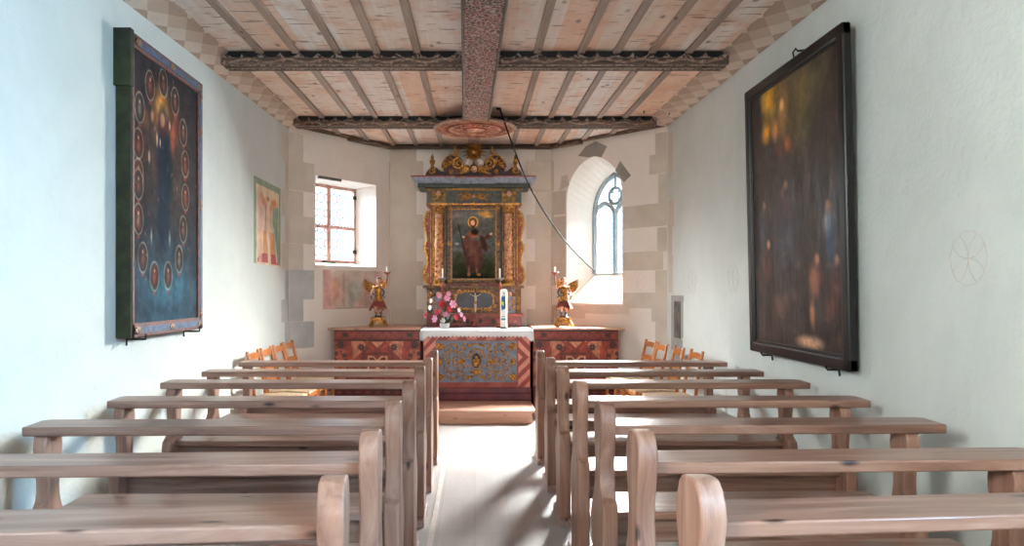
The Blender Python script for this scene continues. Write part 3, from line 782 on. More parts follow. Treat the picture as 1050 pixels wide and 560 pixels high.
# ------------------------------------------------------------------ pews
D = [1.74, 2.36, 3.03, 3.74, 4.47, 5.22, 6.02]
PH = [.946, .94, .933, .928, .9265, .91, .896]
YAW = [5, 2.3, 1.2, .4, 0, 0, 0]
LEND = [-1.80, -1.80, -1.822, -1.845, -1.894, -1.923, -1.917]
REND = [1.90, 1.90, 1.934, 1.993, 2.017, 2.033, 2.05]
def smooth_prof(pts, it=2):
    for _ in range(it):
        q = []
        for i in range(len(pts)):
            a, b_ = pts[i], pts[(i+1) % len(pts)]
            q += [(a[0]*.75+b_[0]*.25, a[1]*.75+b_[1]*.25), (a[0]*.25+b_[0]*.75, a[1]*.25+b_[1]*.75)]
        pts = q
    return pts
def post_profile(H, wall):
    k = H/.92
    up = [(-.078, .555), (-.05, .62), (-.048, .70), (-.07, .79), (-.085, .86), (-.05, .925), (.0, .93), (.055, .92), (.082, .86), (.078, .79), (.055, .73), (.05, .64), (.07, .56), (.13, .49), (.15, .45)]
    s_ = smooth_prof(up, 1)
    s_ = s_[1:-2]
    if wall: s_ = [(y*.8+.03, z) for y, z in s_]
    low = [(.15, .45), (.15, .40), (.11, .30), (.10, .15), (.10, .05)]
    if wall: low = [(.17, .45), (.17, .40), (.12, .28), (.12, .15), (.15, .05)]
    pts = ([(-.115, .05), (-.115, .50), (-.11, .54), (-.078, .552)] if not wall else [(-.09, .05), (-.09, .50), (-.08, .55), (-.03, .58)])+s_+low
    return [(y, z*k) for y, z in pts]
ordn = ['nearest the altar', 'second from the altar', 'third from the altar', 'fourth from the altar', 'third from the camera', 'second from the camera', 'nearest the camera']
rp = random.Random(11)
for side in (-1, 1):
    for i in range(7):
        xa = -.30 if side < 0 else .50
        xw = LEND[i] if side < 0 else REND[i]
        L = abs(xw-xa); H = PH[i]; k = H/.92; s = side
        pos = ordn[6-i]
        extra = {6: 'its aisle post at the foot of the altar step', 0: 'its top rail running out of the frame'}.get(i, '')
        lab = f"bare wooden pew with S-shaped ends, {'left' if side < 0 else 'right'} of the aisle, {pos}"
        t = thing('church_pew', lab, 'pew', (xa, D[i], 0), math.radians(-YAW[i]*(-1)) , 'wooden pews along the aisle')
        # YAW turns the outer left end towards the camera and the outer right end away from it
        def px(a, b_): return (min(s*a, s*b_), max(s*a, s*b_))
        b = MB(); x0, x1 = px(0, .062); b.prism(post_profile(H, False), 'x', x0, x1)
        b.build('end_post', W_pew_z, t, bevel=.006, angle=40)
        b = MB(); wx = L-(.03 if side < 0 else .10)-rp.uniform(0, .02); x0, x1 = px(wx-.055, wx); b.prism(post_profile(H*.885, True), 'x', x0, x1)
        b.build('end_post', W_pew_z, t, bevel=.006, angle=40)
        zt = (.92-.088)*k
        b = MB(); x0, x1 = px(.055, L)
        P = [(x0 if s > 0 else x1, -.04), (x0 if s > 0 else x1, .145), ((x1-.03) if s > 0 else x0+.03, .145), (x1 if s > 0 else x0, .12), ((x1-.01) if s > 0 else x0+.01, -.04)]
        b.prism(P, 'z', zt-.038, zt); b.build('top_rail', W_pew_x, t, bevel=.006)
        x0, x1 = px(.055, wx-.05); b = MB(); b.box(x0, x1, -.02, .285, .448*k, .482*k); b.build('seat', W_pew_x, t, bevel=.006)
        b = MB(); b.box(x0, x1, .02, .055, .33*k, .445*k); b.build('seat_bearer', W_pew_x, t, bevel=.004)
        for xx in (.01, wx-.06):
            x0, x1 = px(xx-.012, xx+.062); b = MB()
            b.prism([(-.13, 0), (-.13, .035), (-.10, .055), (.22, .055), (.24, .03), (.24, 0)], 'x', x0, x1)
            b.build('foot', W_foot, t, bevel=.004)

# ------------------------------------------------------------------ chairs
def make_chair(loc, rz, label, group):
    t = thing('rush_chair', label, 'chair', loc, rz, group)   # faces +x locally, back at x=0
    H = .86; hw = .168
    for s_ in (-1, 1):
        b = MB(); P = [(.03, s_*hw, 0), (.025, s_*hw, .25), (.03, s_*hw, .45), (-.0, s_*(hw-.005), .68), (-.04, s_*(hw-.012), H)]
        b.tube(P, [.014, .017, .018, .016, .014], 8); b.build('leg', W_chair, t)
        b = MB(); b.tube([(.40, s_*.175, 0), (.40, s_*.175, .25), (.395, s_*.175, .455)], [.014, .018, .019], 8); b.build('leg', W_chair, t)
    for zz, hh in ((.80, .05), (.66, .045), (.55, .035)):
        b = MB(); x = .03-.07*(zz-.45)/.41; top = [(y, zz+hh/2+.016*math.cos(y/hw*PI/2)**.8) for y in np.linspace(-hw+.012, hw-.012, 11)]
        bot = [(y, zz-hh/2+.012*math.cos(y/hw*PI/2)) for y in np.linspace(hw-.012, -hw+.012, 11)]
        b.prism(top+bot, 'x', x-.007, x+.007); b.build('back_slat', W_chair, t)
    b = MB(); b.box(.02, .41, -.168, .168, .435, .46); b.prism([(.03, .46), (.21, .468), (.40, .46)], 'y', -.15, .15); b.build('seat', M_rush, t, bevel=.01)
    for (p, q) in (((.03, -.168, .2), (.40, -.175, .2)), ((.03, .168, .2), (.40, .175, .2)), ((.40, -.175, .26), (.40, .175, .26)), ((.40, -.175, .15), (.40, .175, .15)), ((.03, -.168, .18), (.03, .168, .18)), ((.03, -.168, .32), (.40, -.175, .32)), ((.03, .168, .32), (.40, .175, .32))):
        b = MB(); b.tube([p, q], .0095, 6); b.build('stretcher', W_chair, t)
    b = MB(); b.box(.405, .418, -.165, .165, .40, .435); b.build('apron', W_chair, t, bevel=.003)
    return t
cn = ['nearest the altar', 'second from the altar', 'third from the altar', 'furthest from the altar']
for i, (y, x, rz) in enumerate([(7.97, 1.86, .10), (7.50, 1.86, .04), (7.02, 1.90, -.03), (6.60, 1.94, .02)]):
    make_chair((x, y, 0), PI+rz, f'orange wooden ladder-back chair with rush seat against the right wall, {cn[i]}', 'chairs along the walls')
for i, (y, x, rz) in enumerate([(7.80, -1.93, -.03), (7.385, -1.93, .0), (6.97, -1.93, 0), (6.56, -1.93, 0)]):
    make_chair((x, y, 0), rz, f'orange wooden ladder-back chair with rush seat against the left wall, {cn[i]}', 'chairs along the walls')

# ------------------------------------------------------------------ altar step, altar, cloth
t = thing('altar_step', 'low broad wooden step on the floor in front of the painted altar', 'step', (.015, 7.7, 0))
b = MB(); b.box(-.62, .62, 0, .685, .112, .144); b.build('tread', W_step, t, bevel=.006)
b = MB(); b.box(-.59, .58, .03, .685, 0, .112); b.build('riser', W_step, t, bevel=.004)
MX0, MX1, MY = -.598, .637, 8.42
MT = .925
alt = thing('altar_table', 'red marbled altar with blue and gold carved front panel', 'altar', (0, MY, 0))
b = MB(); b.box(MX0+.01, MX1-.01, .003, 1.08, .0, MT); b.build('body', M_redgold, alt, False)
cv = Canvas(MX1-MX0-.02, MT-.28, 130, '#93392f')
W_, H_ = cv.w, cv.h
def stripes(cv, x0, x1, y0, y1, w, col, d, off=0, al=.85):
    m = ((((cv.U-x0)+d*(cv.V-y0)+off) % (2*w)) < w) & (cv.U > x0) & (cv.U < x1) & (cv.V > y0) & (cv.V < y1)
    cv.mixm(m.astype(float), col, al)
stripes(cv, 0, .14, 0, H_, .065, '#d79480', 1, .02); stripes(cv, W_-.135, W_, 0, .3, .07, '#dd9a84', -1, .03); stripes(cv, W_-.135, W_, .3, H_, .07, '#dd9a84', 1, .03)
stripes(cv, .14, W_-.135, 0, .10, .11, '#cf8a78', 1, 0, .7); stripes(cv, .14, W_-.135, H_-.075, H_, .16, '#b45c50', 1, 0, .5)
cv.rough(.08, 12, 4); cv.build('painted_front', (MX0+.01, 0.0, MT), (1,0,0), (0,0,-1), P_satin, alt)
b = MB(); b.box(MX0+.0, MX1-.0, -.025, .02, .144, .225); b.box(MX0+.0, MX1-.0, -.015, .02, .225, .29); b.build('plinth', mat_plain('plum_paint', '#5a1f30', .4, c2='#7a3038', scale=6), alt, False, bevel=.006, label='plum red plinth')
b = MB(); b.box(MX0-.005, MX1+.005, -.012, 1.08, MT, MT+.012); b.build('top_slab', M_redgold, alt, False)
# antependium
PX0, PX1, PZ0, PZ1 = -.443, .476, .349, .818
pan = MB(); pan.box(PX0, PX1, -.012, 0, PZ0, PZ1)
pan = pan.build('front_panel', mat_plain('blue_grey_panel', '#7e8a9c', .5, c2='#5f6b80', scale=10), alt, False, label='blue-grey panel under gilded scrollwork')
b = MB(); y = -.016; w_, h_ = PX1-PX0, PZ1-PZ0; cx, cz = (PX0+PX1)/2, (PZ0+PZ1)/2
def rosette(b, x, z, r, y):
    for k in range(8):
        b.leaf(x, z, k*PI/4, r, r*.6, y-.004, .006)
    b.ell((x, y-.01, z), (r*.3, .008, r*.3))
for sx in (-1, 1):
    for sz in (-1, 0, 1): rosette(b, cx+sx*(w_/2-.045), cz+sz*(h_/2-.06), .05 if sz else .038, y)
    for sz in (-1, 1):
        for (dx, dz, r, a0, sg) in ((.27, .14, .075, 0, 1), (.17, .06, .06, 2, -1), (.34, .05, .055, 1, 1), (.13, .17, .045, 3, -1), (.24, .03, .04, 4, 1)):
            b.spiral(cx+sx*dx, cz+sz*dz, r, 1.15, (a0 if sx > 0 else PI-a0)*1.0*sz, .0078, y, sg*sx*sz)
        for (dx, dz, an, L) in ((.20, .10, .6, .06), (.31, .10, 2.2, .06), (.24, .19, .2, .07), (.12, .12, 1.2, .05), (.36, .17, -.5, .05), (.16, .0, .1, .06), (.29, .0, .3, .05)):
            an2 = an if sx > 0 else PI-an
            b.leaf(cx+sx*dx, cz+sz*dz, an2*sz, L, .02, y-.003, .006)
        b.tube([(cx+sx*(.02+.4*q), y, cz+sz*(.20-.16*math.sin(q*2.6*PI)*.5-.08)) for q in np.linspace(0, 1, 24)], .006, 5)
    rosette(b, cx+sx*.165, cz, .042, y)
b.tube([(cx+.095*math.cos(a), y-.003, cz+.02+.125*math.sin(a)) for a in np.linspace(.3, PI-.3, 16)], .011, 6)
for k in range(5): b.leaf(cx, cz-.15, PI/2+(k-2)*.5, .09, .028, y-.004, .008)
for sx in (-1, 1): b.leaf(cx+sx*.02, cz-.16, -.2 if sx > 0 else PI+.2, .1, .03, y-.003, .007)
b.leaf(cx-.1, cz+.17, .4, .1, .03, y-.004); b.leaf(cx+.1, cz+.17, PI-.4, .1, .03, y-.004)
b.build('gilded_scrollwork', M_gold, pan)
b = MB(); b.lathe([(.0, 0), (.055, 0), (.05, .006), (.0, .008)], n=20, M=Matrix.Translation((cx-.0, -.012, cz+.01)) @ Matrix.Rotation(PI/2, 4, 'X') @ Matrix.Diagonal((1, 1.5, 1, 1))); b.build('oval_medallion', M_oxblood, pan)
b = MB()
b.ell((cx, y-.022, cz+.065), (.02, .02, .024)); b.tube([(cx, y-.012, cz+.05), (cx, y-.016, cz+.01), (cx, y-.016, cz-.05)], [.012, .032, .045], 10, .6)
b.tube([(cx-.03, y-.016, cz+.03), (cx-.045, y-.02, cz-.01), (cx-.01, y-.03, cz-.01)], [.011, .010, .008], 6)
b.tube([(cx+.03, y-.016, cz+.03), (cx+.045, y-.02, cz-.01), (cx+.01, y-.03, cz-.02)], [.011, .010, .008], 6)
remesh(b.build('relief_saint', M_gold, pan, label='small gilded half figure'), .004, 1)
b = MB(); b.ell((cx, y-.022, cz+.078), (.023, .022, .022)); b.ell((cx-.02, y-.02, cz+.06), (.012, .015, .03)); b.build('hair', M_hair, pan)

# altar cloth with toothed lace edge
b = MB(); x0, x1 = MX0-.02, MX1+.025; nx = 56; T = MT+.0135
ztop = [[], []]
vs = []; fs = []; rc_ = random.Random(2)
cols_ = []
def wob(x): return .004*math.sin(x*19)+.003*math.sin(x*47)
for i in range(nx+1):
    x = x0+(x1-x0)*i/nx; tooth = .02 if i % 2 else 0
    edge = .02 if (i < 3 or i > nx-3) else 0
    colv = [(x, .60, T+.004), (x, .3, T+.004+.0008*math.sin(x*9)), (x, -.012, T+.004), (x, -.024, T-.002), (x, -.027-wob(x)*.4, T-.03), (x, -.026+wob(x), T-.062-edge*2.2-tooth*1.0)]
    cols_.append(colv); vs += colv
m_ = 6
for i in range(nx):
    for k in range(m_-1): fs.append((i*m_+k, (i+1)*m_+k, (i+1)*m_+k+1, i*m_+k+1))
b.add(vs, fs)
o = b.build('altar_cloth', M_cloth, None); o.location = (0, MY, 0)
sd = o.modifiers.new('s', 'SOLIDIFY'); sd.thickness = .002
tag(o, 'white altar cloth with toothed lace edge over the altar top', 'cloth')
# hanging side corners of the cloth
for sx, xx in ((-1, x0-.0), (1, x1+.0)):
    b = MB(); vs = []; fs = []
    for j in range(12):
        yy = -.024+.14*j/11; dr = .13*(1-j/11*.35)+(.012 if j % 2 else 0)
        vs += [(xx, yy, T+.003), (xx+sx*.008, yy, T-.03), (xx+sx*(.006+.006*math.sin(j)), yy, T-dr)]
    for j in range(11):
        for k in range(2): fs.append((j*3+k, (j+1)*3+k, (j+1)*3+k+1, j*3+k+1))
    b.add(vs, fs); c2 = b.build('side_drop', M_cloth, o); sd = c2.modifiers.new('s', 'SOLIDIFY'); sd.thickness = .002

# ------------------------------------------------------------------ side cabinets
CT = .955
def cabinet(side):
    xo = -1.63 if side < 0 else 1.665; xi = MX0-.034 if side < 0 else MX1+.038
    lab = f"red inlaid wooden side altar {'left' if side < 0 else 'right'} of the altar, under the gilded angel"
    t = thing('side_altar_cabinet', lab, 'cabinet', (0, 8.6, 0), 0, 'side altars flanking the altar')
    def wy(x): return (YC+(x-XL)*(YB-YC)/(BL-XL) if side < 0 else YC+(XR-x)*(YB-YC)/(XR-BR))-8.6-.015
    yb = YB-8.6-.02; xbk = (XL+(yb+8.6-YC+.02)*(BL-XL)/(YB-YC) if side < 0 else XR-(yb+8.6-YC+.02)*(XR-BR)/(YB-YC))
    pl = [(xo, .004), (xi, .004), (xi, yb), (xbk, yb), (xo, wy(xo))]
    b = MB(); b.prism(pl, 'z', .0, CT-.022); b.build('body', M_redgold, t, False)
    xo2 = xo+side*.075
    pl = [(xo2, -.03), (xi, -.03), (xi, yb), (xbk, yb), (xo2, max(.02, wy(xo2)))]
    b = MB(); b.prism(pl, 'z', CT-.022, CT); b.build('top_board', W_step, t, False, bevel=.004, label='pale worn wooden top board')
    xa, xb = min(xo, xi), max(xo, xi); W = xb-xa; H = CT-.022
    cv = Canvas(W, H, 150, '#8e3328')
    dark, pale, red2, brown = '#3a2320', '#d08a66', '#a8452f', '#5f2a22'
    # frieze
    cv.rect(0, 0, W, .11, '#7c2a22'); cv.line([(0, .115), (W, .115)], .004, '#42181a'); cv.line([(0, .006), (W, .006)], .004, '#42181a')
    q = np.arange(.02, W, .045)
    for k, x in enumerate(q): cv.ring(x, .055+.012*(-1)**k, .02, .016, .0035, '#a2503c', .8)
    for x in (.13*W/1.03, W-.13*W/1.03): cv.rect(x-.035, .03, x+.035, .085, brown); cv.blob(x, .057, .03, .022, dark, 1, .4)
    # panels: chevrons, stars and an interlaced figure, mirrored about the middle
    mx = W*.5; y0 = .125
    for sg in (-1, 1):
        def P(x, y): return (mx+sg*x, y)
        cv.poly([P(.10, y0), P(.30, y0), P(.30, y0+.24), P(.18, y0+.12)], pale, .75)
        cv.poly([P(.0, y0+.01), P(.075, y0+.01), P(.0, y0+.085)], pale, .95)
        cv.poly([P(.13, y0+.0), P(.18, y0+.0), P(.06, y0+.11), P(.03, y0+.10)], red2, .95)
        cv.poly([P(.28, y0+.05), P(.36, y0+.13), P(.36, y0+.32), P(.28, y0+.22)], red2, .9)
        cv.rect(mx+sg*.43-.06, y0+.1, mx+sg*.43+.06, y0+.55, '#b8694e', .8)
        cv.line([P(.43, y0+.12), P(.37, y0+.26)], .012, '#8a3428', .8); cv.line([P(.43, y0+.3), P(.49, y0+.44)], .012, '#8a3428', .8)
        for (dx, dy, r) in ((.19, .075, .045), (.43, .045, .05), (.38, .17, .03), (.48, .15, .03), (.36, .23, .028), (.49, .22, .026)):
            for k in range(7):
                a = k/7*2*PI+dx*9; cv.blob(mx+sg*dx+r*.55*math.cos(a), y0+dy+r*.55*math.sin(a), r*.5, r*.32, dark, .95, .4, a)
        cv.line([P(.19, y0+.1), P(.15, y0+.13), P(.12, y0+.1), P(.14, y0+.08)], .004, dark)
        for k in range(8): cv.blob(mx+sg*(.36+.012*math.sin(k*2)), y0+.26+k*.03, .018, .013, dark, .9, .5, k)
        # meander frame
        cv.line([P(0, y0+.15), P(.17, y0+.15), P(.17, y0+.40)], .007, brown); cv.line([P(0, y0+.33), P(.03, y0+.29)], .006, pale)
        cv.line([P(0, y0+.235), P(.05, y0+.185), P(.105, y0+.185), P(.105, y0+.36), P(.04, y0+.36), P(0, y0+.32)], .009, '#dca078')
        cv.line([P(0, y0+.262), P(.05, y0+.21), P(.08, y0+.21), P(.08, y0+.335), P(.045, y0+.335)], .007, '#5c2620')
    cv.rect(0, y0+.53, W, H, '#5a211d'); cv.line([(0, y0+.53), (W, y0+.53)], .006, dark)
    for k in range(9): cv.blob((k+.5)*W/9, y0+.60, .05, .016, '#8e4634', .8, .5)
    cv.rough(.13, 20, 7)
    cv.build('inlaid_front', (xa, 0, H), (1,0,0), (0,0,-1), P_satin, t)
    b = MB(); b.box(xa-.0, xb, -.014, 0, H-.015, H); b.box(xa, xb, -.008, 0, H-.128, H-.118); b.box(xa, xb, -.012, 0, 0, .07); b.build('moulding', M_oxblood, t, False, bevel=.003)
    for x in (xa+.02, xa+W*.36-.015, xa+W*.64+.015, xb-.02): pass
cabinet(-1); cabinet(1)

# ------------------------------------------------------------------ altarpiece
S = 9.2/760
AY = 9.22
def ax(x): return (x-486)*S
def az(y): return CZ-(y-298)*S
ret = thing('altarpiece', 'carved and gilded baroque altarpiece with painted saint behind the altar', 'altarpiece', (-.012, AY, 0))
def bxp(b, x0, x1, y0, y1, d0, d1):  # pixel-sized box: front at -d1 (towards the camera), back at d0
    b.box(ax(x0), ax(x1), -d1, d0, az(y1), az(y0))
BK = .28   # distance to the wall
def cherub(x, z, s, y, par, name='cherub_head', wing=1.0, wmat=None):
    b = MB(); b.ell((x, y-.02*s, z), (.034*s, .03*s, .04*s)); b.ell((x, y-.05*s, z-.008*s), (.007*s, .01*s, .009*s)); 
    b.ell((x-.018*s, y-.036*s, z-.014*s), (.012*s,)*3); b.ell((x+.018*s, y-.036*s, z-.014*s), (.012*s,)*3)
    b.mi = 1
    for k in range(9):
        a = PI*k/8; b.ell((x+.034*s*math.cos(a), y-.018*s, z+.012*s+.03*s*math.sin(a)), (.014*s, .018*s, .013*s), None, 6, 5)
    b.mi = 2
    if wing:
        for sg in (-1, 1):
            for k in range(4):
                an = -.25+.3*k; b.leaf(x+sg*.03*s, z-.01*s-.012*s*k*0, (an if sg > 0 else PI-an), (.13-.02*k)*s*wing, .034*s, y-.004, .01*s)
    return b.build(name, [M_flesh, M_golddark, wmat or M_gold], par)
# predella plinth
b = MB(); bxp(b, 438, 534, 324, 334.6, BK, .12); pl_ = b.build('plinth', M_redgold, ret, False, bevel=.004)
b = MB(); bxp(b, 435.5, 536, 321.3, 324, BK, .15); b.build('plinth_moulding', M_redwood, pl_, False, bevel=.006)
b = MB()
for k in range(7):
    x = ax(447+k*13); z = az(329); 
    if k % 2: b.ell((x, -.12, z), (.05, .008, .03), None, 14, 6)
    else:
        for an in (0, PI): b.leaf(x, z, an, .05, .03, -.122, .006)
b.build('plinth_ornament', M_redwood, pl_)
b = MB()
for k in range(6): b.ell((ax(453.5+k*13), -.12, az(329)), (.022, .006, .032), None, 8, 6)
b.build('plinth_rosette', M_hair, pl_)
# predella
b = MB(); bxp(b, 438, 534, 294, 321.5, BK, .06); pr = b.build('predella', M_golddark, ret, False, label='dark gilded lower stage')
b = MB(); bxp(b, 434.5, 536.5, 293, 295.6, BK, .15); bxp(b, 437, 534, 295.5, 297, BK, .12); b.build('cornice_moulding', M_golddark, pr, False, bevel=.006)
b = MB(); pts = []
for k in range(33):
    a = k/32*2*PI; c_, s_ = math.cos(a), math.sin(a)
    pts.append((ax(486.5)+.235*math.copysign(abs(c_)**.45, c_), az(307.8)+.108*math.copysign(abs(s_)**.6, s_)))
b.prism(pts[:-1], 'y', -.075, -.05); dp = b.build('dark_panel', M_darkpanel, pr, False)
b = MB(); b.tube([(x, -.078, z) for x, z in pts], .011, 6)
for sg in (-1, 1):
    for (dx, y_, r, a0, tr) in ((.10, 297.8, .03, PI, 1), (.18, 299.5, .028, 0, 1.1), (.10, 317.5, .026, 0, 1), (.19, 316.5, .03, PI, 1.1), (.245, 304, .022, 1, 1), (.245, 313, .022, 4, 1)):
        b.spiral(ax(486.5)+sg*dx, az(y_), r, tr, a0 if sg > 0 else PI-a0, .007, -.085, sg)
    for (dx, y_, an) in ((.05, 299, .4), (.14, 299.5, -.3), (.07, 317, -.2), (.15, 317.5, .3)):
        b.leaf(ax(486.5)+sg*dx, az(y_), an if sg > 0 else PI-an, .06, .022, -.085, .008)
for k in range(5): b.leaf(ax(486.5), az(296.5), -PI/2+(k-2)*.55+PI, .075, .022, -.13, .008)
b.leaf(ax(486.5)-.06, az(296.5), 0, .12, .02, -.13, .01)
for k in range(5): b.leaf(ax(486.5), az(320), PI/2+(k-2)*.5, .05, .02, -.09, .008)
b.build('gilded_scrollwork', M_gold, dp)
for sg, xx in ((-1, 450), (1, 522)):
    b = MB(); bxp(b, xx-6, xx+6, 297, 321.5, 0, .10); ped = b.build('pedestal', M_bluegrey, pr, False, bevel=.004, label='grey-green pedestal block with cherub')
    cherub(ax(xx), az(301.5), .9, -.105, ped, wing=.6, wmat=M_golddark)
    b = MB()
    b.spiral(ax(xx), az(311), .04, 1.2, 0, .008, -.105, sg); b.spiral(ax(xx), az(317), .03, 1.1, PI, .007, -.105, -sg)
    for k in (-1, 1): b.leaf(ax(xx)+k*.05, az(318), PI/2, .18, .025, -.10, .01)
    b.build('gilded_scrollwork', M_gold, ped)
    xo = 440 if sg < 0 else 532; b = MB()
    b.spiral(ax(xo), az(302), .035, 1.2, PI/2, .010, -.07, sg); b.spiral(ax(xo), az(315), .03, 1.2, -PI/2, .009, -.07, -sg); b.leaf(ax(xo), az(311), PI/2, .09, .035, -.07, .01)
    b.build('volute', M_gold, pr)
# main stage back board
b = MB(); bxp(b, 440.5, 531.5, 209, 293.2, BK, .0); bb = b.build('back_board', M_redgold, ret, False, label='dark red back board')
b = MB(); bxp(b, 456.5, 460, 211, 291, 0, .03); bxp(b, 512, 515.5, 211, 291, 0, .03); b.build('pilaster_strip', M_darkgreen, bb, False)
for xx in (441.8, 444.2, 456.6, 515.4, 527.6, 530.2):
    b = MB(); b.tube([(ax(xx), -.006, az(291)), (ax(xx), -.006, az(212))], .008, 6); b.build('gold_bead', M_gold, bb)
def column(xx):
    c = ax(xx); r = .052
    b = MB(); z0, z1 = az(287), az(220)
    prof = []
    for k in range(40):
        q = k/39; z = z0+(z1-z0)*q; rr_ = r*(1-.12*q)
        if .50 < q < .58: rr_ *= 1.18
        prof.append((rr_, z))
    b.lathe(prof, (c, -.09, 0), 18)
    col = b.build('column', M_colmarb, ret)
    b = MB()   # gilded vine twisting round the shaft
    for ph in (0, PI):
        b.tube([(c+(r+.004)*math.cos(ph+q*5*PI), -.09+(r+.004)*math.sin(ph+q*5*PI), z0+(z1-z0)*q) for q in np.linspace(0, 1, 60)], .0055, 5)
    for k in range(26):
        q = k/25; a = PI*1.5+(-1)**k*.7+q; b.ell((c+(r+.006)*math.cos(a), -.09+(r+.006)*math.sin(a), z0+(z1-z0)*q), (.012, .009, .016), None, 7, 5)
    b.build('gilded_vine', M_gold, col)
    b = MB(); b.lathe([(r*1.1, az(220)), (r*.95, az(219)), (r*1.0, az(217)), (r*1.35, az(213)), (r*1.5, az(211.5))], (c, -.09, 0), 16)
    for k in range(8):
        a = k*PI/4; x_, y_ = c+r*1.12*math.cos(a), -.09+r*1.12*math.sin(a); b.ell((x_, y_, az(216.5)), (.018, .014, .035), None, 7, 5)
    for k in (-1, 1): b.spiral(c+k*r*1.1, az(213), .022, 1.2, 0, .008, -.15, k)
    b.box(c-r*1.5, c+r*1.5, -.165, -.0, az(211.5), az(209.5)); b.build('capital', M_gold, col)
    b = MB(); b.lathe([(r*1.5, az(292)), (r*1.5, az(290.6)), (r*1.25, az(290)), (r*1.35, az(289)), (r*1.1, az(288)), (r*1.1, az(286.8))], (c, -.09, 0), 16); b.box(c-r*1.55, c+r*1.55, -.17, 0, az(293), az(291.6)); b.build('column_base', M_gold, col)
column(450.2); column(520.8)
# side wings: flowing red boards with gold scrolls
for sg in (-1, 1):
    def q_(x, y): return (ax(486+sg*x), az(y))
    out = [(44, 212), (46.5, 216), (50, 222), (51.2, 230), (49, 238), (47.5, 246), (50.5, 252), (50.5, 256), (48, 262), (47.5, 270), (51, 277), (52, 284), (49.5, 289), (46, 292), (44, 292)]
    b = MB(); b.prism([q_(*p) for p in out], 'y', .02, .07); wg = b.build('side_wing', mat_plain('wing_red', '#a32e22', .4, c2='#7c1f1a', scale=12) if sg < 0 else bpy.data.materials['wing_red'], ret, False)
    b = MB(); b.tube([(q_(*p)[0], .012, q_(*p)[1]) for p in out[1:-1]], .016, 6, .7)
    b.spiral(*q_(47.5, 221), .035, 1.3, PI/2, .011, .005, -sg); b.spiral(*q_(48.3, 283), .04, 1.3, -PI/2, .011, .005, sg); b.spiral(*q_(48.5, 253.5), .022, 1.2, 0, .010, 0, sg)
    for (x, y_, an) in ((47, 232, 1.2), (46.5, 242, -1.3), (47, 262, 1.3), (48, 272, -1.2)): b.leaf(*q_(x, y_), an if sg > 0 else PI-an, .09, .028, .008, .01)
    b.build('gilded_scroll', M_gold, wg)
# picture
fr = MB(); x0, x1, y0, y1 = 459, 512.5, 211, 290
for (a, c, d, e) in ((x0, x1, y0, y0+3.2), (x0, x1, y1-3.2, y1), (x0, x0+3.4, y0, y1), (x1-3.4, x1, y0, y1)): bxp(fr, a, c, d, e, 0, .045)
fr = fr.build('picture_frame', M_golddark, ret, False, bevel=.008)
b = MB(); 
for (a, c, d, e) in ((x0+3.4, x1-3.4, y0+3.2, y0+4.4), (x0+3.4, x1-3.4, y1-4.4, y1-3.2), (x0+3.4, x0+4.6, y0+3.2, y1-3.2), (x1-4.6, x1-3.4, y0+3.2, y1-3.2)): bxp(b, a, c, d, e, 0, .03)
b.build('inner_moulding', M_goldmid, fr, False)
b = MB()
for (xx, yy) in ((x0+2, y0+2), (x1-2, y0+2), (x0+2, y1-2), (x1-2, y1-2), (x0+1.7, 250), (x1-1.7, 250), (485.7, y0+1.6)): rosette(b, ax(xx), az(yy), .03, -.045)
b.build('corner_rosette', M_gold, fr)
cw, chh = (x1-x0-8)*S, (y1-y0-8)*S
cv = Canvas(cw, chh, 190, '#565652'); u = cw/45.0   # u = metres per photo pixel
def c2(x, y): return ((x-463.5)*u, (y-215)*u*(chh/cw)/(71/45.0))
def B_(x, y, rx, ry, col, al=1, soft=.6, rot=0): p = c2(x, y); cv.blob(p[0], p[1], rx*u, ry*u, col, al, soft, rot)
B_(485, 222, 30, 14, '#6d6a6c', .8, .9); B_(470, 222, 12, 6, '#7c7474', .6, .9); B_(497, 219, 10, 4, '#b98a4a', .8, .8); B_(500, 222, 7, 2.5, '#d0a05a', .7, .8)
B_(476, 228, 14, 4, '#8b8786', .4, .9); B_(486, 246, 34, 10, '#56605f', .8, .9); B_(470, 256, 14, 3, '#7f8a92', .4, .9); B_(486, 275, 34, 18, '#343827', .95, .5); B_(486, 266, 34, 7, '#4e5944', .6, .9)
B_(485, 285, 40, 6, '#1e211a', .9, .8); B_(469, 250, 3, 1.6, '#b5b2a8', .5)
cv.ring(*c2(485.2, 227.8), 4.8*u, 5.2*u, .006, '#d9a552', .95); B_(485.2, 227.8, 4.6, 5, '#6e5636', .9, .3)
B_(485.4, 262, 10.5, 19, '#57403a', 1, .25); B_(486, 270, 9.5, 10, '#4e3834', 1, .25); B_(484, 256, 5, 16, '#75574d', .6, .8); B_(489, 262, 4, 14, '#7c5c52', .45, .8)
B_(478, 249, 3.5, 10, '#63473e', 1, .3, .2); B_(496, 250, 3.5, 10, '#4e3731', 1, .3, -.3); B_(500, 243, 5, 2.6, '#5c4036', 1, .4, -.5)
B_(486, 240, 7.5, 4.5, '#8a5a44', .95, .4); B_(487, 238, 5, 4, '#2a2020', .9, .5); B_(485.3, 230, 3.4, 4.8, '#3c2a22', 1, .4); B_(485, 228.8, 2.7, 3.6, '#c0947a', 1, .3); B_(485.2, 232.4, 1.6, 1.5, '#5a3c30', .8, .5)
B_(503.5, 240, 2.2, 1.3, '#c0927a', 1, .5, -.5); B_(475.5, 243, 1.8, 1.5, '#b58870', 1, .5)
cv.line([c2(470, 229), c2(477.5, 262)], .0045, '#2c211c'); B_(481, 281, 2.2, 3, '#8d6a58', .9, .5); B_(491, 281.5, 3, 2, '#8d6a58', .8, .5, .2); B_(481, 276, 1.6, 4, '#7d5c4c', .8); B_(489, 277, 1.6, 4, '#7d5c4c', .8)
cv.rough(.1, 14, 9); cv.gain(1.5, 1.35)
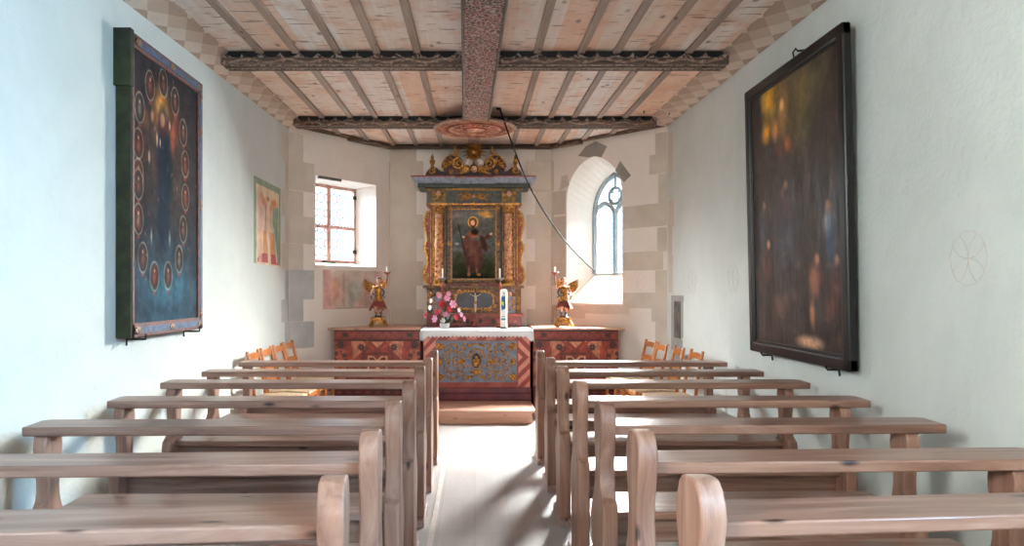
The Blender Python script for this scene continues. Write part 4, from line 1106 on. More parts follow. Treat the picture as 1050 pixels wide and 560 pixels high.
cv.build('saint_painting', (ax(x0)+4*S, -.02, az(y0)-4*S), (1,0,0), (0,0,-1), P_matte, ret, label='dark oil painting of a robed saint holding a staff')
# entablature
b = MB(); bxp(b, 437.5, 534.5, 193.5, 209.6, BK, .03); fz = b.build('frieze', mat_plain('speckled_frieze', '#6a6a5c', .5, c2='#3c3c34', scale=45, bmp=.2), ret, False)
b = MB(); bxp(b, 437, 535, 208.8, 211, BK, .08); bxp(b, 437, 535, 194, 195.6, BK, .10); b.build('frieze_moulding', M_gold, fz, False, bevel=.006)
for xx in (450, 521.5):
    b = MB(); bxp(b, xx-7.5, xx+7.5, 194.5, 209, 0, .11); blk_ = b.build('entablature_block', mat_plain('block_green', '#5f5a44', .5, c2='#7d6a44', scale=30) if xx == 450 else bpy.data.materials['block_green'], fz, False, bevel=.004)
    cherub(ax(xx), az(199.5), .95, -.115, blk_, wing=.5)
    b = MB()
    for k in (-1, 1):
        b.spiral(ax(xx)+k*.065, az(199), .03, 1.3, PI/2, .010, -.12, k); b.spiral(ax(xx)+k*.06, az(205.5), .022, 1.2, -PI/2, .009, -.12, -k); b.leaf(ax(xx)+k*.03, az(206), PI/2+k*.6, .07, .025, -.12, .009)
    b.build('gilded_scrollwork', M_gold, blk_)
cherub(ax(485.8), az(201.5), .62, -.035, fz, wing=2.1)
b = MB()
for k in (-1, 1):
    b.leaf(ax(485.8)+k*.05, az(204), (0.1 if k > 0 else PI-.1), .12, .02, -.04, .008); b.leaf(ax(485.8)+k*.12, az(199), (-.2 if k > 0 else PI+.2), .10, .016, -.04, .008)
b.leaf(ax(485.8), az(206.5), -PI/2, .04, .03, -.04, .01); b.build('gilded_ribbon', M_gold, fz)
# cornice: dark soffit and marbled upper face, breaking forward over the columns
def cornice_part(name, xs, y0, y1, d, mat, lean=0):
    b = MB()
    for (xa, xb, dd) in xs:
        za, zb = az(y1), az(y0)
        v = []
        for (x, sgn) in ((xa, -1), (xb, 1)):
            e = lean if (x < 440 or x > 532) else 0
            v += [(ax(x), BK, za), (ax(x), -dd, za), (ax(x)+sgn*e, -dd-lean, zb), (ax(x)+sgn*e, BK, zb)]
        b.add(v, [(0,1,2,3),(4,7,6,5),(0,4,5,1),(1,5,6,2),(2,6,7,3),(3,7,4,0)])
    return b.build(name, mat, ret, False, bevel=.003)
cornice_part('cornice_soffit', [(429.5, 465, .20), (465, 507, .14), (507, 542.5, .20)], 189.7, 194, 0, M_darkgreen)
cor = cornice_part('cornice', [(427.5, 466, .22), (465, 507, .16), (506, 544.5, .22)], 184.5, 189.8, 0, M_bluegrey, .055)
cornice_part('cornice_lip', [(423, 466.5, .285), (465, 507, .225), (505.5, 548, .285)], 183.2, 184.6, 0, M_redwood)
# pediment
b = MB()
half = [(0, 179.5-3), (8, 176), (14, 177), (17, 175), (20, 172), (27.5, 170), (26.5, 174.5), (29, 177.5), (34, 176.5), (38, 173), (42.5, 172), (46.5, 175), (49, 179), (50, 183.3)]
outl = [(486+x, y) for x, y in half]+[(486-x, y) for x, y in half[::-1][:-1]]
b.prism([(ax(x), az(y)) for x, y in outl]+[(ax(436), az(183.4)), (ax(536), az(183.4))][:0], 'y', -.10, .06); ped = b.build('pediment', M_oxblood, ret, False, label='dark red broken pediment')
for sg in (-1, 1):
    b = MB(); P = []
    for k in range(22):
        a = PI*.02+PI*.98*k/21; P.append((ax(486+sg*(21.5+9.5*math.cos(a))), -.02, az(172.5-11.3*math.sin(a))))
    b.prism([(p[0], p[2]) for p in P]+[(P[-1][0], az(176)), (P[0][0], az(176))], 'y', -.09, .05); b.tube(P, .03, 8); b.build('volute', M_oxblood, ped)
    b = MB(); P2 = [(p[0], -.105, p[2]+.012) for p in P]; b.tube(P2, .010, 6)
    b.spiral(ax(486+sg*15.5), az(169.5), .075, 1.6, PI/2, .019, -.11, -sg); b.spiral(ax(486+sg*43), az(176.2), .05, 1.3, PI/2, .014, -.11, sg)
    for k in range(5): b.leaf(ax(486+sg*(20+k*1.4)), az(168+k*.8), (.9-k*.35 if sg > 0 else PI-.9+k*.35), .085, .03, -.11, .012)
    for k in range(3): b.leaf(ax(486+sg*(41-k)), az(177.5), (PI/2+.5*k)*1 if sg < 0 else PI/2-.5*k, .05, .022, -.11, .01)
    rosette(b, ax(486+sg*23), az(177.2), .034, -.105)
    b.build('gilded_volute', M_gold, ped)
    b = MB()
    for k in range(4): b.ell((ax(486+sg*(4.6+k*1.2)), -.13, az(166.6+(k % 2)*2.2)), (.019, .012, .022), None, 8, 6)
    b.build('white_puff', M_whitep, ped, label='small white puffs')  # small white puffs between the cherub and the volutes
    for (dx, yb, s_) in ((18.8, 161.3, .85), (42.6, 172.3, 1.0)):
        b = MB(); b.lathe([(.012*s_, 0), (.03*s_, .008*s_), (.014*s_, .03*s_), (.03*s_, .06*s_), (.034*s_, .085*s_), (.014*s_, .115*s_), (.022*s_, .13*s_), (.012*s_, .15*s_), (.002, .175*s_)], (ax(486+sg*dx), -.03, az(yb)), 12)
        b.build('finial', M_gold, ret)
cherub(ax(486), az(175), 1.15, -.11, ret, wing=1.25)
b = MB(); b.ell((ax(486), -.03, az(155.7)), (.045, .02, .045))
for k in range(32):
    a = k/32*2*PI; L = .15 if k % 2 == 0 else .11
    b.tube([(ax(486)+.035*math.cos(a), -.03, az(155.7)+.035*math.sin(a)), (ax(486)+L*math.cos(a), -.03, az(155.7)+L*math.sin(a))], [.013, .003], 4)
b.tube([(ax(486), -.0, az(166)), (ax(486), -.02, az(176))], .014, 6)
b.build('sunburst', M_gold, ret)

# ------------------------------------------------------------------ things on the altar
def candlestick(X, Y, z0, lab, h, group):
    t = thing('candlestick', lab, 'candlestick', (X, Y, z0), 0, group)
    b = MB(); b.lathe([(.05, 0), (.052, .012), (.035, .03), (.02, .05), (.028, .07), (.012, .09)], n=16)
    for k in range(3): a = k*2*PI/3+.5; b.ell((.045*math.cos(a), .045*math.sin(a), .012), (.02, .02, .012))
    b.build('base', M_redwood, t)
    b = MB(); b.lathe([(.012, .085), (.022, .11), (.011, .14), (.03, .19), (.014, .23), (.010, .28), (.022, h-.13), (.028, h-.10), (.010, h-.07), (.012, h-.04)], n=14); b.build('stem', M_redwood, t)
    b = MB(); b.lathe([(.012, h-.04), (.03, h-.03), (.05, h-.012), (.052, h-.004), (.03, h-.006), (.015, h)], n=16)
    for k in range(8): a = k*PI/4; b.ell((.05*math.cos(a), .05*math.sin(a), h-.006), (.012, .012, .008), None, 6, 4)
    b.build('drip_pan', M_pewter, t)
    return t
def candle(X, Y, z, h, r, lab, group=None):
    b = MB(); b.lathe([(r, 0), (r, h-.004), (r*.8, h), (r*.2, h-.003)], n=14); o = b.build('candle', M_wax, None); o.location = (X, Y, z)
    tag(o, lab, 'candle', group); w = MB(); w.tube([(0, 0, h-.004), (.001, 0, h+.008)], .0012, 5); w.build('wick', M_black, o); return o
TT = MT+.0185
Yc = 8.98; sY = Yc/F
def wx_(x): return (x-VX)*sY
def wz_(y, Y=Yc): return CZ-(y-VY)*Y/F
for xx, nm in ((454, 'left'), (512.5, 'right')):
    h = wz_(285)-TT
    candlestick(wx_(xx), Yc, TT, f"turned candlestick on the altar, {'behind the flowers' if nm == 'left' else 'behind the thick Easter candle'}", h, 'altar candlesticks')
    candle(wx_(xx), Yc, TT+h-.004, wz_(275.5)-wz_(285.5)-.0, .011, f"slim white candle in the altar candlestick {'above the flowers' if nm == 'left' else 'above the Easter candle'}", 'altar candles')
# Easter candle
YE = 8.78; X = (516.5-VX)*YE/F; zt = wz_(296.5, YE)
b = MB(); b.lathe([(.046, 0), (.052, .006), (.046, .014), (.03, .016)], n=18)
for k in range(4): a = k*PI/2+.4; b.tube([(.04*math.cos(a), .04*math.sin(a), .012), (.075*math.cos(a), .075*math.sin(a), .012), (.085*math.cos(a), .085*math.sin(a), .0)], .006, 6)
o = b.build('candle_stand', M_iron, None); o.location = (X, YE, TT); tag(o, 'low dark metal ring stand under the decorated Easter candle', 'stand')
R = .042; z0 = TT+.0165; h = zt-z0
b = MB(); b.lathe([(R, 0), (R, h-.03), (R*.92, h-.012), (R*.6, h-.002), (R*.15, h)], n=26); ec = b.build('easter_candle', M_wax, None); ec.location = (X, YE, z0)
tag(ec, 'thick white Easter candle with blue, teal and yellow wax decoration', 'candle')
def patch(name, zlo, zhi, a0, a1, mat, rr_=.001, skew=0):
    b = MB(); vs = []; fs = []; n = 10
    for i in range(n+1):
        a = a0+(a1-a0)*i/n; 
        for z in (zlo+skew*i/n, zhi+skew*i/n): vs.append(((R+rr_)*math.cos(a), (R+rr_)*math.sin(a), z))
    for i in range(n): fs.append((2*i, 2*i+2, 2*i+3, 2*i+1))
    b.add(vs, fs); p = b.build(name, mat, ec)
M_cb = mat_plain('wax_blue', '#1e5f8c', .4); M_ct = mat_plain('wax_teal', '#3f9a9a', .4); M_cy = mat_plain('wax_yellow', '#e0d84a', .4)
patch('blue_wax', h*.50, h*.80, -2.35, -1.1, M_cb); patch('yellow_wax', h*.60, h*.70, -2.5, -1.6, M_cy, .0025, -.02); patch('blue_wax', h*.44, h*.58, -2.2, -1.0, M_cb, .0017, .02); patch('teal_wax', h*.18, h*.23, -2.4, -1.0, M_ct, .0015); patch('teal_wax', h*.27, h*.285, -2.3, -1.1, M_ct)
patch('teal_wax', h*.78, h*.82, -2.0, -1.0, M_ct, .002); patch('teal_wax', h*.88, h*.90, -1.8, -1.3, M_ct)
# crucifix
YX = 9.04; X = (487.5-VX)*YX/F
t = thing('crucifix', 'small standing crucifix with pale figure on the altar in front of the altarpiece', 'crucifix', (X, YX, TT))
zt = wz_(296, YX)-TT
b = MB(); b.lathe([(.05, 0), (.045, .02), (.025, .04), (.012, .07), (.01, zt-.29)], n=14); b.build('base', M_redwood, t)
b = MB(); b.box(-.008, .008, -.005, .005, zt-.30, zt); b.box(-.075, .075, -.005, .005, zt-.075, zt-.06); b.build('cross', M_hair, t, False, bevel=.002)
b = MB(); q = zt-.07
b.tube([(0, -.012, q-.03), (.003, -.014, q-.07), (-.004, -.012, q-.10)], [.015, .013, .012], 8); b.ell((-.004, -.018, q+.006), (.010, .011, .013)); b.tube([(0, -.012, q-.03), (0, -.015, q-.0)], [.009, .005], 6)
for sg in (-1, 1):
    b.tube([(sg*.010, -.012, q-.022), (sg*.038, -.01, q-.012), (sg*.066, -.008, q+.004)], [.007, .005, .004], 6)
    for k in range(5): b.tube([(sg*.066, -.009, q+.004), (sg*(.072-.002*abs(k-2)), -.010, q+.000+.003*k)], [.0018, .0012], 4)
    b.tube([(sg*.006-.003, -.012, q-.10), (sg*.008, -.022, q-.15), (sg*.003, -.010, q-.205), (sg*.003, -.018, q-.22)], [.009, .007, .005, .004], 6)
remesh(b.build('body', mat_plain('ivory', '#dccab6', .5), t, label='pale carved body'), .0022, 1)
b = MB(); b.tube([(-.004, -.013, q-.085), (-.004, -.013, q-.12)], [.014, .017], 8); b.build('loincloth', M_gold, t)

# flowers
YF = 8.72; X = (456-VX)*YF/F
t = thing('flower_arrangement', 'pink, red and white flowers in a low white pot on the altar cloth', 'flowers', (X, YF, TT))
b = MB(); b.lathe([(.045, 0), (.05, .004), (.062, .06), (.058, .062), (.05, .05), (.0, .05)], n=20); b.build('pot', M_pot, t)
rf = random.Random(8)
b = MB()
for k in range(34):
    a = rf.uniform(0, 2*PI); el = rf.uniform(.2, 1.3); L = rf.uniform(.08, .2)
    d = Vector((math.cos(a)*math.cos(el), math.sin(a)*math.cos(el)*.7, math.sin(el)))
    p0 = Vector((0, 0, .055)); p1 = p0+d*L; side = d.cross(Vector((0, 0, 1))).normalized()*.016; mid = p0+d*L*.65
    b.add([p0, mid+side, p1, mid-side], [(0, 1, 2), (0, 2, 3)])
    b.tube([p0, p0+d*L*.9], .002, 4)
b.build('foliage', M_leaf, t)
fl = [(-30, 8, 'r', 1.0), (-18, 4, 'p', 1.15), (-8, 2, 'w', .8), (-15, 12, 'r', 1.0), (-5, 9, 'p', .9), (-24, 17, 'w', .8), (0, 15, 'r', .95), (8, 6, 'r', .9), (15, 9, 'p', .8), (19, 4, 'p', .8), (4, 21, 'p', 1.25), (-9, 21, 'r', 1.1),
      (-3, 28, 'p', 1.0), (-12, 31, 'p', .9), (-23, 25, 'w', .7), (12, 14, 'w', .7), (-1, 33, 'p', .8)]
for (dx, dz, c, s_) in fl:
    dx = (dx+6)*.92; x = dx*.85*YF/F; z = (dz*.88+5)*YF/F*1.0+.015; y = -.05+abs(dx)/30*.05+rf.uniform(-.02, .02)-.0
    b = MB(); n = 6 if c == 'p' else 7
    nrm = Vector((x*2, -.25, .06)).normalized(); R_ = nrm.to_track_quat('Z', 'Y').to_matrix(); cc = Vector((x, y, z))
    class RR:
        def __init__(s, m): s.m = m
        def to_matrix(s): return s.m
    for k in range(n):
        a = k/n*2*PI; M3 = R_ @ Matrix.Rotation(a, 3, 'Z') @ Matrix.Rotation(-.35, 3, 'Y')
        b.ell(cc+M3 @ Vector((.021*s_, 0, 0)), (.026*s_, .015*s_, .004), RR(M3), 7, 4)
    for k in range(4):
        a = k/4*2*PI+.4; M3 = R_ @ Matrix.Rotation(a, 3, 'Z') @ Matrix.Rotation(-.95, 3, 'Y'); b.ell(cc+R_ @ Vector((0, 0, .005))+M3 @ Vector((.008*s_, 0, 0)), (.018*s_, .013*s_, .004), RR(M3), 6, 4)
    fo = b.build('flower', {'p': M_pink, 'r': M_red, 'w': M_whitep}[c], t)
    b = MB(); b.tube([(0, 0, .05), (x*.5, y*.5, z*.6), (x, y+.004, z-.004)], .002, 4); b.build('stem', M_leaf, fo)

# ------------------------------------------------------------------ angels
def angel(X, Y, m, lab, clab):
    """m=+1: candle arm towards +x"""
    SC = .89; t = thing('angel_statue', lab, 'statue', (X, Y, CT), 0, 'gilded angels on the side altars'); t.scale = (SC*1.08, SC, SC)
    # pedestal with scroll feet
    b = MB(); b.box(-.085, .085, -.06, .06, .10, .135); b.box(-.055, .055, -.05, .05, .055, .105)
    for sg in (-1, 1):
        b.tube([(sg*.05, 0, .09), (sg*.08, 0, .07), (sg*.085, 0, .035), (sg*.10, 0, .012)], [.025, .026, .028, .02], 8, 1.6)
        b.spiral(sg*.085, .03, .026, 1.2, 0, .010, -.055, sg)
    b.build('pedestal', M_gold, t, angle=50)
    b = MB(); b.ell((0, 0, .135), (.06, .045, .022)); b.build('mound', M_darkgreen, t)
    # body: one continuous figure, 0.50 m from feet to crown
    z = .15
    b = MB()
    hip = Vector((0, 0, z+.245)); chest = Vector((.005*m, 0, z+.36)); neck = Vector((0, -.004, z+.415))
    b.tube([hip, (0, 0, z+.30), chest, (0, 0, z+.395), neck], [.040, .036, .045, .030, .014], 12, .75)
    b.tube([neck, neck+Vector((0, -.004, .03))], [.014, .013], 8)
    hd = Vector((.004*m, -.012, z+.468)); b.ell(hd, (.026, .029, .034)); b.ell(hd+Vector((0, -.027, -.004)), (.005, .008, .007)); b.ell(hd+Vector((0, -.012, -.02)), (.015, .015, .012))
    for sg in (-1, 1): b.ell(hd+Vector((sg*.026, 0, -.002)), (.004, .008, .009))
    for sg in (-1, 1):
        kn = Vector((sg*.026, -.03 if sg == m else -.012, z+.125)); an = Vector((sg*.03, .0+(.02 if sg != m else 0), z+.03))
        b.tube([hip+Vector((sg*.02, 0, -.01)), kn, (kn+an)/2+Vector((0, .008, .01)), an], [.030, .021, .020, .011], 10)
        b.tube([an+Vector((0, .01, -.012)), an+Vector((sg*.004, -.03, -.022))], [.012, .009], 8, .7)
    # arms
    sh = Vector((m*.045, 0, z+.385)); el = Vector((m*.095, -.02, z+.36)); ha = Vector((m*.108, -.03, z+.47))
    b.tube([sh, el, (el+ha)/2, ha], [.018, .014, .013, .009], 8)
    b.ell(ha+Vector((0, 0, .008)), (.010, .007, .012))
    for k in range(4): b.tube([ha+Vector((-.008+.005*k, -.006, .012)), ha+Vector((-.009+.006*k, -.012, .026)), ha+Vector((-.006+.004*k, -.005, .033-.002*abs(k-1)))], [.0032, .003, .0025], 5)
    b.tube([ha+Vector((-m*.008, 0, .004)), ha+Vector((-m*.014, -.005, .018))], [.0035, .003], 5)
    sh2 = Vector((-m*.045, 0, z+.385)); el2 = Vector((-m*.085, .0, z+.32)); ha2 = Vector((-m*.078, -.055, z+.28))
    b.tube([sh2, el2, (el2+ha2)/2, ha2], [.018, .014, .012, .009], 8); b.ell(ha2+Vector((0, -.010, -.003)), (.009, .012, .006))
    for k in range(4): b.tube([ha2+Vector((-.007+.005*k, -.018, -.003)), ha2+Vector((-.008+.005*k, -.03+.002*abs(k-1), -.010))], [.003, .0024], 5)
    b.tube([ha2+Vector((m*.008, -.006, 0)), ha2+Vector((m*.015, -.016, -.002))], [.0033, .0027], 5)
    remesh(b.build('body', M_flesh, t), .0042, 1)
    b = MB(); 
    for k in range(26):
        a = rf.uniform(0, 2*PI); e = rf.uniform(-.1, 1.4); r_ = .03
        p = hd+Vector((math.cos(a)*math.cos(e)*.027, math.sin(a)*math.cos(e)*.028+.006, .008+math.sin(e)*.030))
        if p.y < hd.y-.016 and p.z < hd.z+.018: continue
        b.ell(p, .0105, None, 6, 5)
    for k in range(4): b.ell(hd+Vector((-.02+.013*k, .024, -.02)), (.011, .011, .016), None, 6, 5)
    b.build('hair', M_hair, t)
    # gilded cuirass / tunic
    b = MB(); b.tube([(0, 0, z+.215), (0, 0, z+.25), (0, 0, z+.30), (.003*m, 0, z+.35), (0, 0, z+.392), (0, 0, z+.402)], [.056, .046, .041, .050, .044, .026], 16, .80)
    for k in range(10):
        a = k/10*2*PI; b.ell((.05*math.cos(a), .042*math.sin(a), z+.212), (.016, .012, .022), None, 6, 5)
    b.ell((sh.x*1.12, 0, sh.z-.004), (.024, .022, .02)); b.ell((sh2.x*1.12, 0, sh2.z-.004), (.024, .022, .02))
    b.tube([(-.046, -.012, z+.268), (0, -.044, z+.262), (.046, -.012, z+.268)], .006, 6)
    b.build('gilded_tunic', M_gold, t)
    # flaring red skirt with folds, parted over the legs
    b = MB(); vs = []; fs = []; n = 40; L = 6
    for i in range(L):
        q = i/(L-1)
        for j in range(n):
            a = j/n*2*PI; r_ = .046+.052*q**.8*(1+.22*math.sin(a*7+q*1.5)); r_ *= 1+.12*(1 if math.cos(a)*m < 0 else 0)*q
            fz_ = .018*math.sin(a*3.5)*q; lift = .045*q*max(0, -math.sin(a))**6
            vs.append((r_*math.cos(a), r_*math.sin(a)*.72, z+.225-.135*q+fz_+lift))
    for i in range(L-1):
        for j in range(n): fs.append((i*n+j, i*n+(j+1) % n, (i+1)*n+(j+1) % n, (i+1)*n+j))
    b.add(vs, fs); sk = b.build('skirt', M_redgold, t, angle=80); sd = sk.modifiers.new('s', 'SOLIDIFY'); sd.thickness = .004
    b = MB(); b.tube([Vector(v)+Vector((0, -.001, 0)) for v in vs[-n:]]+[vs[-n]], .004, 5); b.build('hem', M_gold, sk)
    # blue sash blowing at the arm
    b = MB(); b.tube([(m*.05, -.03, z+.37), (m*.075, -.03, z+.32), (m*.06, -.04, z+.27), (m*.085, -.03, z+.24)], [.010, .012, .011, .006], 6, .5)
    b.tube([(-m*.05, -.01, z+.30), (-m*.09, -.02, z+.27), (-m*.075, -.02, z+.22)], [.010, .011, .005], 6, .5); b.build('blue_sash', M_bluecloth, t)
    # boots
    b = MB()
    for sg in (-1, 1):
        an = Vector((sg*.03, .0+(.02 if sg != m else 0), z+.03)); b.tube([an+Vector((0, 0, .055)), an+Vector((0, 0, .03)), an], [.023, .019, .015], 8); b.tube([an+Vector((0, .01, -.012)), an+Vector((sg*.004, -.03, -.022))], [.015, .011], 8, .7)
    b.build('boots', M_bluecloth if m < 0 else M_redwood, t)
    # wings: layered feathers
    for sg, spread, up_ in ((-m, 1.0, .0), (m, .45, .15)):
        b = MB(); root = Vector((sg*.025, .045, z+.37))
        for k in range(11):
            q = k/10; an = (.62 if sg == -m else 1.0)-q*1.15; L_ = (.20-.085*q)*(1 if sg == -m else .7)
            tip = root+Vector((sg*math.cos(an)*L_*spread, .012+.004*k, math.sin(an)*L_+up_*.1))
            st = root+Vector((sg*.014*k*.35, .004, .012-.010*q))
            b.tube([st, (st*.6+tip*.4)+Vector((0, -.004, .006)), (st*.2+tip*.8), tip], [.009, .0135, .0115, .004], 6, .35)
        b.tube([root, root+Vector((sg*.05*spread, .0, .045)), root+Vector((sg*.13*spread, .012, .10))], [.014, .014, .006], 7, .6)
        for k in range(9):
            q = k/8; p = root+Vector((sg*(.02+.09*q)*spread, -.004, .02+.055*q-.02)); b.ell(p, (.014, .006, .012), None, 6, 4)
        b.build('wing', M_gold, t)
    # arm bracket with candle bowl
    b = MB(); c = ha+Vector((0, -.008, .0)); top = c+Vector((m*.005, 0, .085))
    b.tube([c+Vector((-m*.012, 0, -.06)), c, top], [.005, .008, .009], 8)
    b.lathe([(.010, -.01), (.018, .0), (.034, .012), (.036, .022), (.028, .018), (.008, .014)], top, 16)
    for k in range(8): a = k*PI/4; b.ell(top+Vector((.036*math.cos(a), .036*math.sin(a), .024)), (.009, .009, .008), None, 6, 4)
    b.build('candle_holder', M_redwood, t)
    p = Vector((X+top.x*SC*1.08, Y+top.y*SC, CT+top.z*SC))
    candle(p.x, p.y, p.z+.0125, .075, .011, clab, 'candles held by the angels')
    return t
YA = 8.75
angel((388-VX)*YA/F, YA, 1, 'gilded angel statue in red skirt on the left side altar, raising a candle', 'short white candle held up by the left angel')
angel((578-VX)*YA/F, YA, -1, 'gilded angel statue in red skirt on the right side altar, raising a candle', 'short white candle held up by the right angel')

# ------------------------------------------------------------------ pictures on the walls
# left painting: frame front plane at X=-1.97
XF = -1.965
def yl(x): return F*XF/(x-VX)
Yn, Yf = yl(136), yl(208); ZT, ZB = 2.88, 1.115
t = thing('framed_painting', 'tall dark painting of a madonna ringed by medallions, red and blue frame, left wall', 'painting', (XF, Yn, ZB))
W, H = Yf-Yn, ZT-ZB; fw = .085
# local axes: x -> into room (+x), y along wall, z up
for (ya, yb, za, zb, nm) in ((0, W, H-fw, H, 'top'), (0, W, 0, fw, 'bottom'), (0, fw*.35, 0, H, 'near'), (W-fw, W, 0, H, 'far')):
    b = MB(); b.box(-.05, 0, ya, yb, za, zb); o = b.build('frame_rail', M_framered, t, False, bevel=.006)
    c = MB(); m4 = fw*.28
    if nm in ('top', 'bottom'): c.box(0, .004, ya+fw*.5, yb-fw*.5, za+m4, zb-m4)
    elif nm == 'far': c.box(0, .004, ya+m4, yb-m4, za+fw*.5, zb-fw*.5)
    if c.v: c.build('blue_inlay', M_frameblue, o, False)
    def orn(y, z, vert):
        g = MB()
        for k in range(6):
            a = k*PI/3; g.ell((.006, y+(.012 if vert else .028)*math.cos(a), z+(.028 if vert else .012)*math.sin(a)), (.003, .013, .013), None, 6, 4)
        g.ell((.007, y, z), (.004, .018, .018), None, 8, 5); g.build('gilded_ornament', M_golddark, o)
    if nm in ('top', 'bottom'):
        for q in (.06, .5, .94): orn(W*q, (za+zb)/2, False)
    elif nm == 'far':
        for q in (.06, .5, .8, .94): orn((ya+yb)/2, H*q, True)
b = MB(); b.box(-.092, -.005, -.012, .012, 0.0, H*.99); b.box(-.10, .004, -.035, .012, H*.82, H+.01); b.build('side_board', M_moss, t, False, bevel=.003, label='green mossy side board')
b = MB(); b.box(-.06, -.05, 0, W, 0, H); b.build('back_board', M_moss, t, False)
for yy in (.12, W-.12):
    b = MB(); b.tube([(-.09, yy, -.05), (-.09, yy, -.012), (-.02, yy, -.012), (.02, yy, -.012), (.022, yy, .02)], .007, 6); b.build('iron_hook', M_iron, t)
cw, chh = W-fw*1.35, H-2*fw
cv = Canvas(cw, chh, 150, '#2f2a2c')
cL = [(83, 118), (275, 245)]
def lp_(cx, cy, second=False):   # crop position -> canvas metres (u from near edge)
    x = 110+cx/3.111; y = (180 if second else 10)+cy/3.111
    Y = yl(x); u_ = Y-Yn-fw*.35; z = CZ-(y-VY)*Y/F
    return (u_, (ZT-fw)-z)
def BL_(cx, cy, rx, ry, col, al=1, soft=.6, second=False, rot=0): p = lp_(cx, cy, second); cv.blob(p[0], p[1], rx, ry, col, al, soft, rot)
cv.blob(cw/2, chh*.95, cw*.9, chh*.45, '#2c4450', .95, .8); cv.blob(cw/2, chh*.86, cw*.55, chh*.10, '#3d6470', .6, .8); cv.blob(cw/2, chh*.35, cw*.5, chh*.35, '#4a382e', .8, .9)
BL_(180, 320, .17, .2, '#8a6238', .95, .8); BL_(185, 390, .2, .16, '#6e4a34', .7, .9); BL_(178, 298, .10, .08, '#a87a3c', .9, .8)
BL_(185, 430, .11, .28, '#1d2c3c', .95, .4); BL_(185, 380, .10, .10, '#5d2a26', .8, .6); BL_(182, 352, .045, .06, '#8d6a54', .95, .4); BL_(190, 520, .15, .30, '#16222c', .95, .5)
BL_(185, 130, .13, .30, '#1a2a38', .9, .5, True); BL_(120, 430, .07, .16, '#4e342c', .7, .7); BL_(225, 360, .08, .16, '#7a4434', .7, .7); BL_(130, 350, .07, .1, '#6a4a38', .7); BL_(215, 415, .05, .13, '#934a38', .7); BL_(150, 340, .03, .05, '#a5785c', .7)
for (cx, cy, rx_, ry_) in ((165, 415, .018, .06), (175, 425, .012, .04), (205, 370, .015, .04), (140, 470, .02, .05)): BL_(cx, cy, rx_, ry_, '#b89a80', .7)
for (cx, cy) in ((147, 190), (205, 200)): BL_(cx, cy, .016, .07, '#a8a49a', .6, .8, True)
for (cx, cy, sec) in ((143, 242, 0), (185, 235, 0), (222, 292, 0), (110, 312, 0), (248, 392, 0), (254, 493, 0), (102, 425, 0), (97, 520, 0), (97, 25, 1), (103, 138, 1), (120, 262, 1), (157, 322, 1), (200, 320, 1), (235, 267, 1), (248, 172, 1), (255, 70, 1)):
    p = lp_(cx, cy, bool(sec)); q = min(max(p[0], .07), cw-.075)
    cv.blob(q, p[1], .06, .085, '#4a2f2a' if (cx+cy) % 2 else '#3c3230', 1, .2); cv.blob(q, p[1]+.01, .03, .055, '#7a4638' if cy % 3 else '#776a5a', .65, .7); cv.blob(q, p[1]-.035, .014, .016, '#a5846e', .8, .6)
    cv.ring(q, p[1], .064, .09, .0035, '#8d7f6c', .7); cv.blob(q, p[1]+.105, .035, .014, '#8a4038', .6, .6)
rz_ = np.random.RandomState(2)
for k in range(60): cv.blob(rz_.uniform(0, cw), rz_.uniform(0, chh*.95), .012, .02, ['#7a4636', '#8a7a64', '#3d5060'][k % 3], .5, .8)
cv.rough(.14, 14, 12); cv.gain(1.4, 1.2)
cv.build('painted_canvas', (-.012, fw*.35, H-fw), (0,1,0), (0,0,-1), P_matte, t)

# right painting, leaning out a little at the top
c_ = [(763.6, 91.4), (862.9, 25.7), (870.7, 380.7), (768.6, 360.7)]
zt_, zb_ = 2.87, .94; xb_, xt_ = XR-.075, XR-.118
Yn2 = F*xb_/(870.7-VX); Yf2 = F*xb_/(768.6-VX); 
t = thing('framed_painting', 'tall dark oil painting with glowing yellow figure, plain black frame, right wall', 'painting', (xb_, Yn2, zb_))
t.rotation_euler = (0, math.atan2(xt_-xb_, zt_-zb_), 0)
W, H = Yf2-Yn2, zt_-zb_; fw = .075
for (ya, yb, za, zb) in ((0, W, H-fw, H), (0, W, 0, fw), (0, fw, 0, H), (W-fw, W, 0, H)):
    b = MB(); b.box(0, .055, ya, yb, za, zb); o = b.build('frame_rail', M_black, t, False, bevel=.012)
b = MB()
for (ya, yb, za, zb) in ((fw, W-fw, H-fw-.015, H-fw), (fw, W-fw, fw, fw+.015), (fw, fw+.015, fw, H-fw), (W-fw-.015, W-fw, fw, H-fw)): b.box(.012, .03, ya, yb, za, zb)
b.build('inner_moulding', M_black, t, False, bevel=.004)
b = MB(); b.box(.035, .05, .02, W-.02, .02, H-.02); b.build('back_board', M_moss, t, False)
for yy in (.25, W-.25):
    b = MB(); b.tube([(.07, yy, -.05), (.065, yy, -.012), (.0, yy, -.012), (-.012, yy, .01)], .007, 6); b.build('iron_hook', M_iron, t)
b = MB(); b.tube([(.03, W*.45, H-.01), (.02, W*.45, H+.04), (.03, W*.45-.02, H+.06), (.05, W*.45, H+.05), (.10, W*.45, H+.055)], .006, 6); b.build('hanging_hook', M_iron, t)
cw, chh = W-2*fw-.02, H-2*fw-.02
cv = Canvas(cw, chh, 140, '#2e2826')
def rp_(cx, cy):   # crop (scale 1.4 from 740,0) -> canvas metres; u from far (left in picture) edge
    x = 740+cx/1.4; y = cy/1.4; Y = F*(xb_-.02)/(x-VX); z = CZ-(y-VY)*Y/F
    return (Yf2-fw-.01-Y, (zt_-fw)-z)
def BR_(cx, cy, rx, ry, col, al=1, soft=.7, rot=0): p = rp_(cx, cy); cv.blob(p[0], p[1], rx, ry, col, al, soft, rot)
cv.blob(cw*.5, chh*.3, cw*.8, chh*.4, '#3d342e', .8, .9)
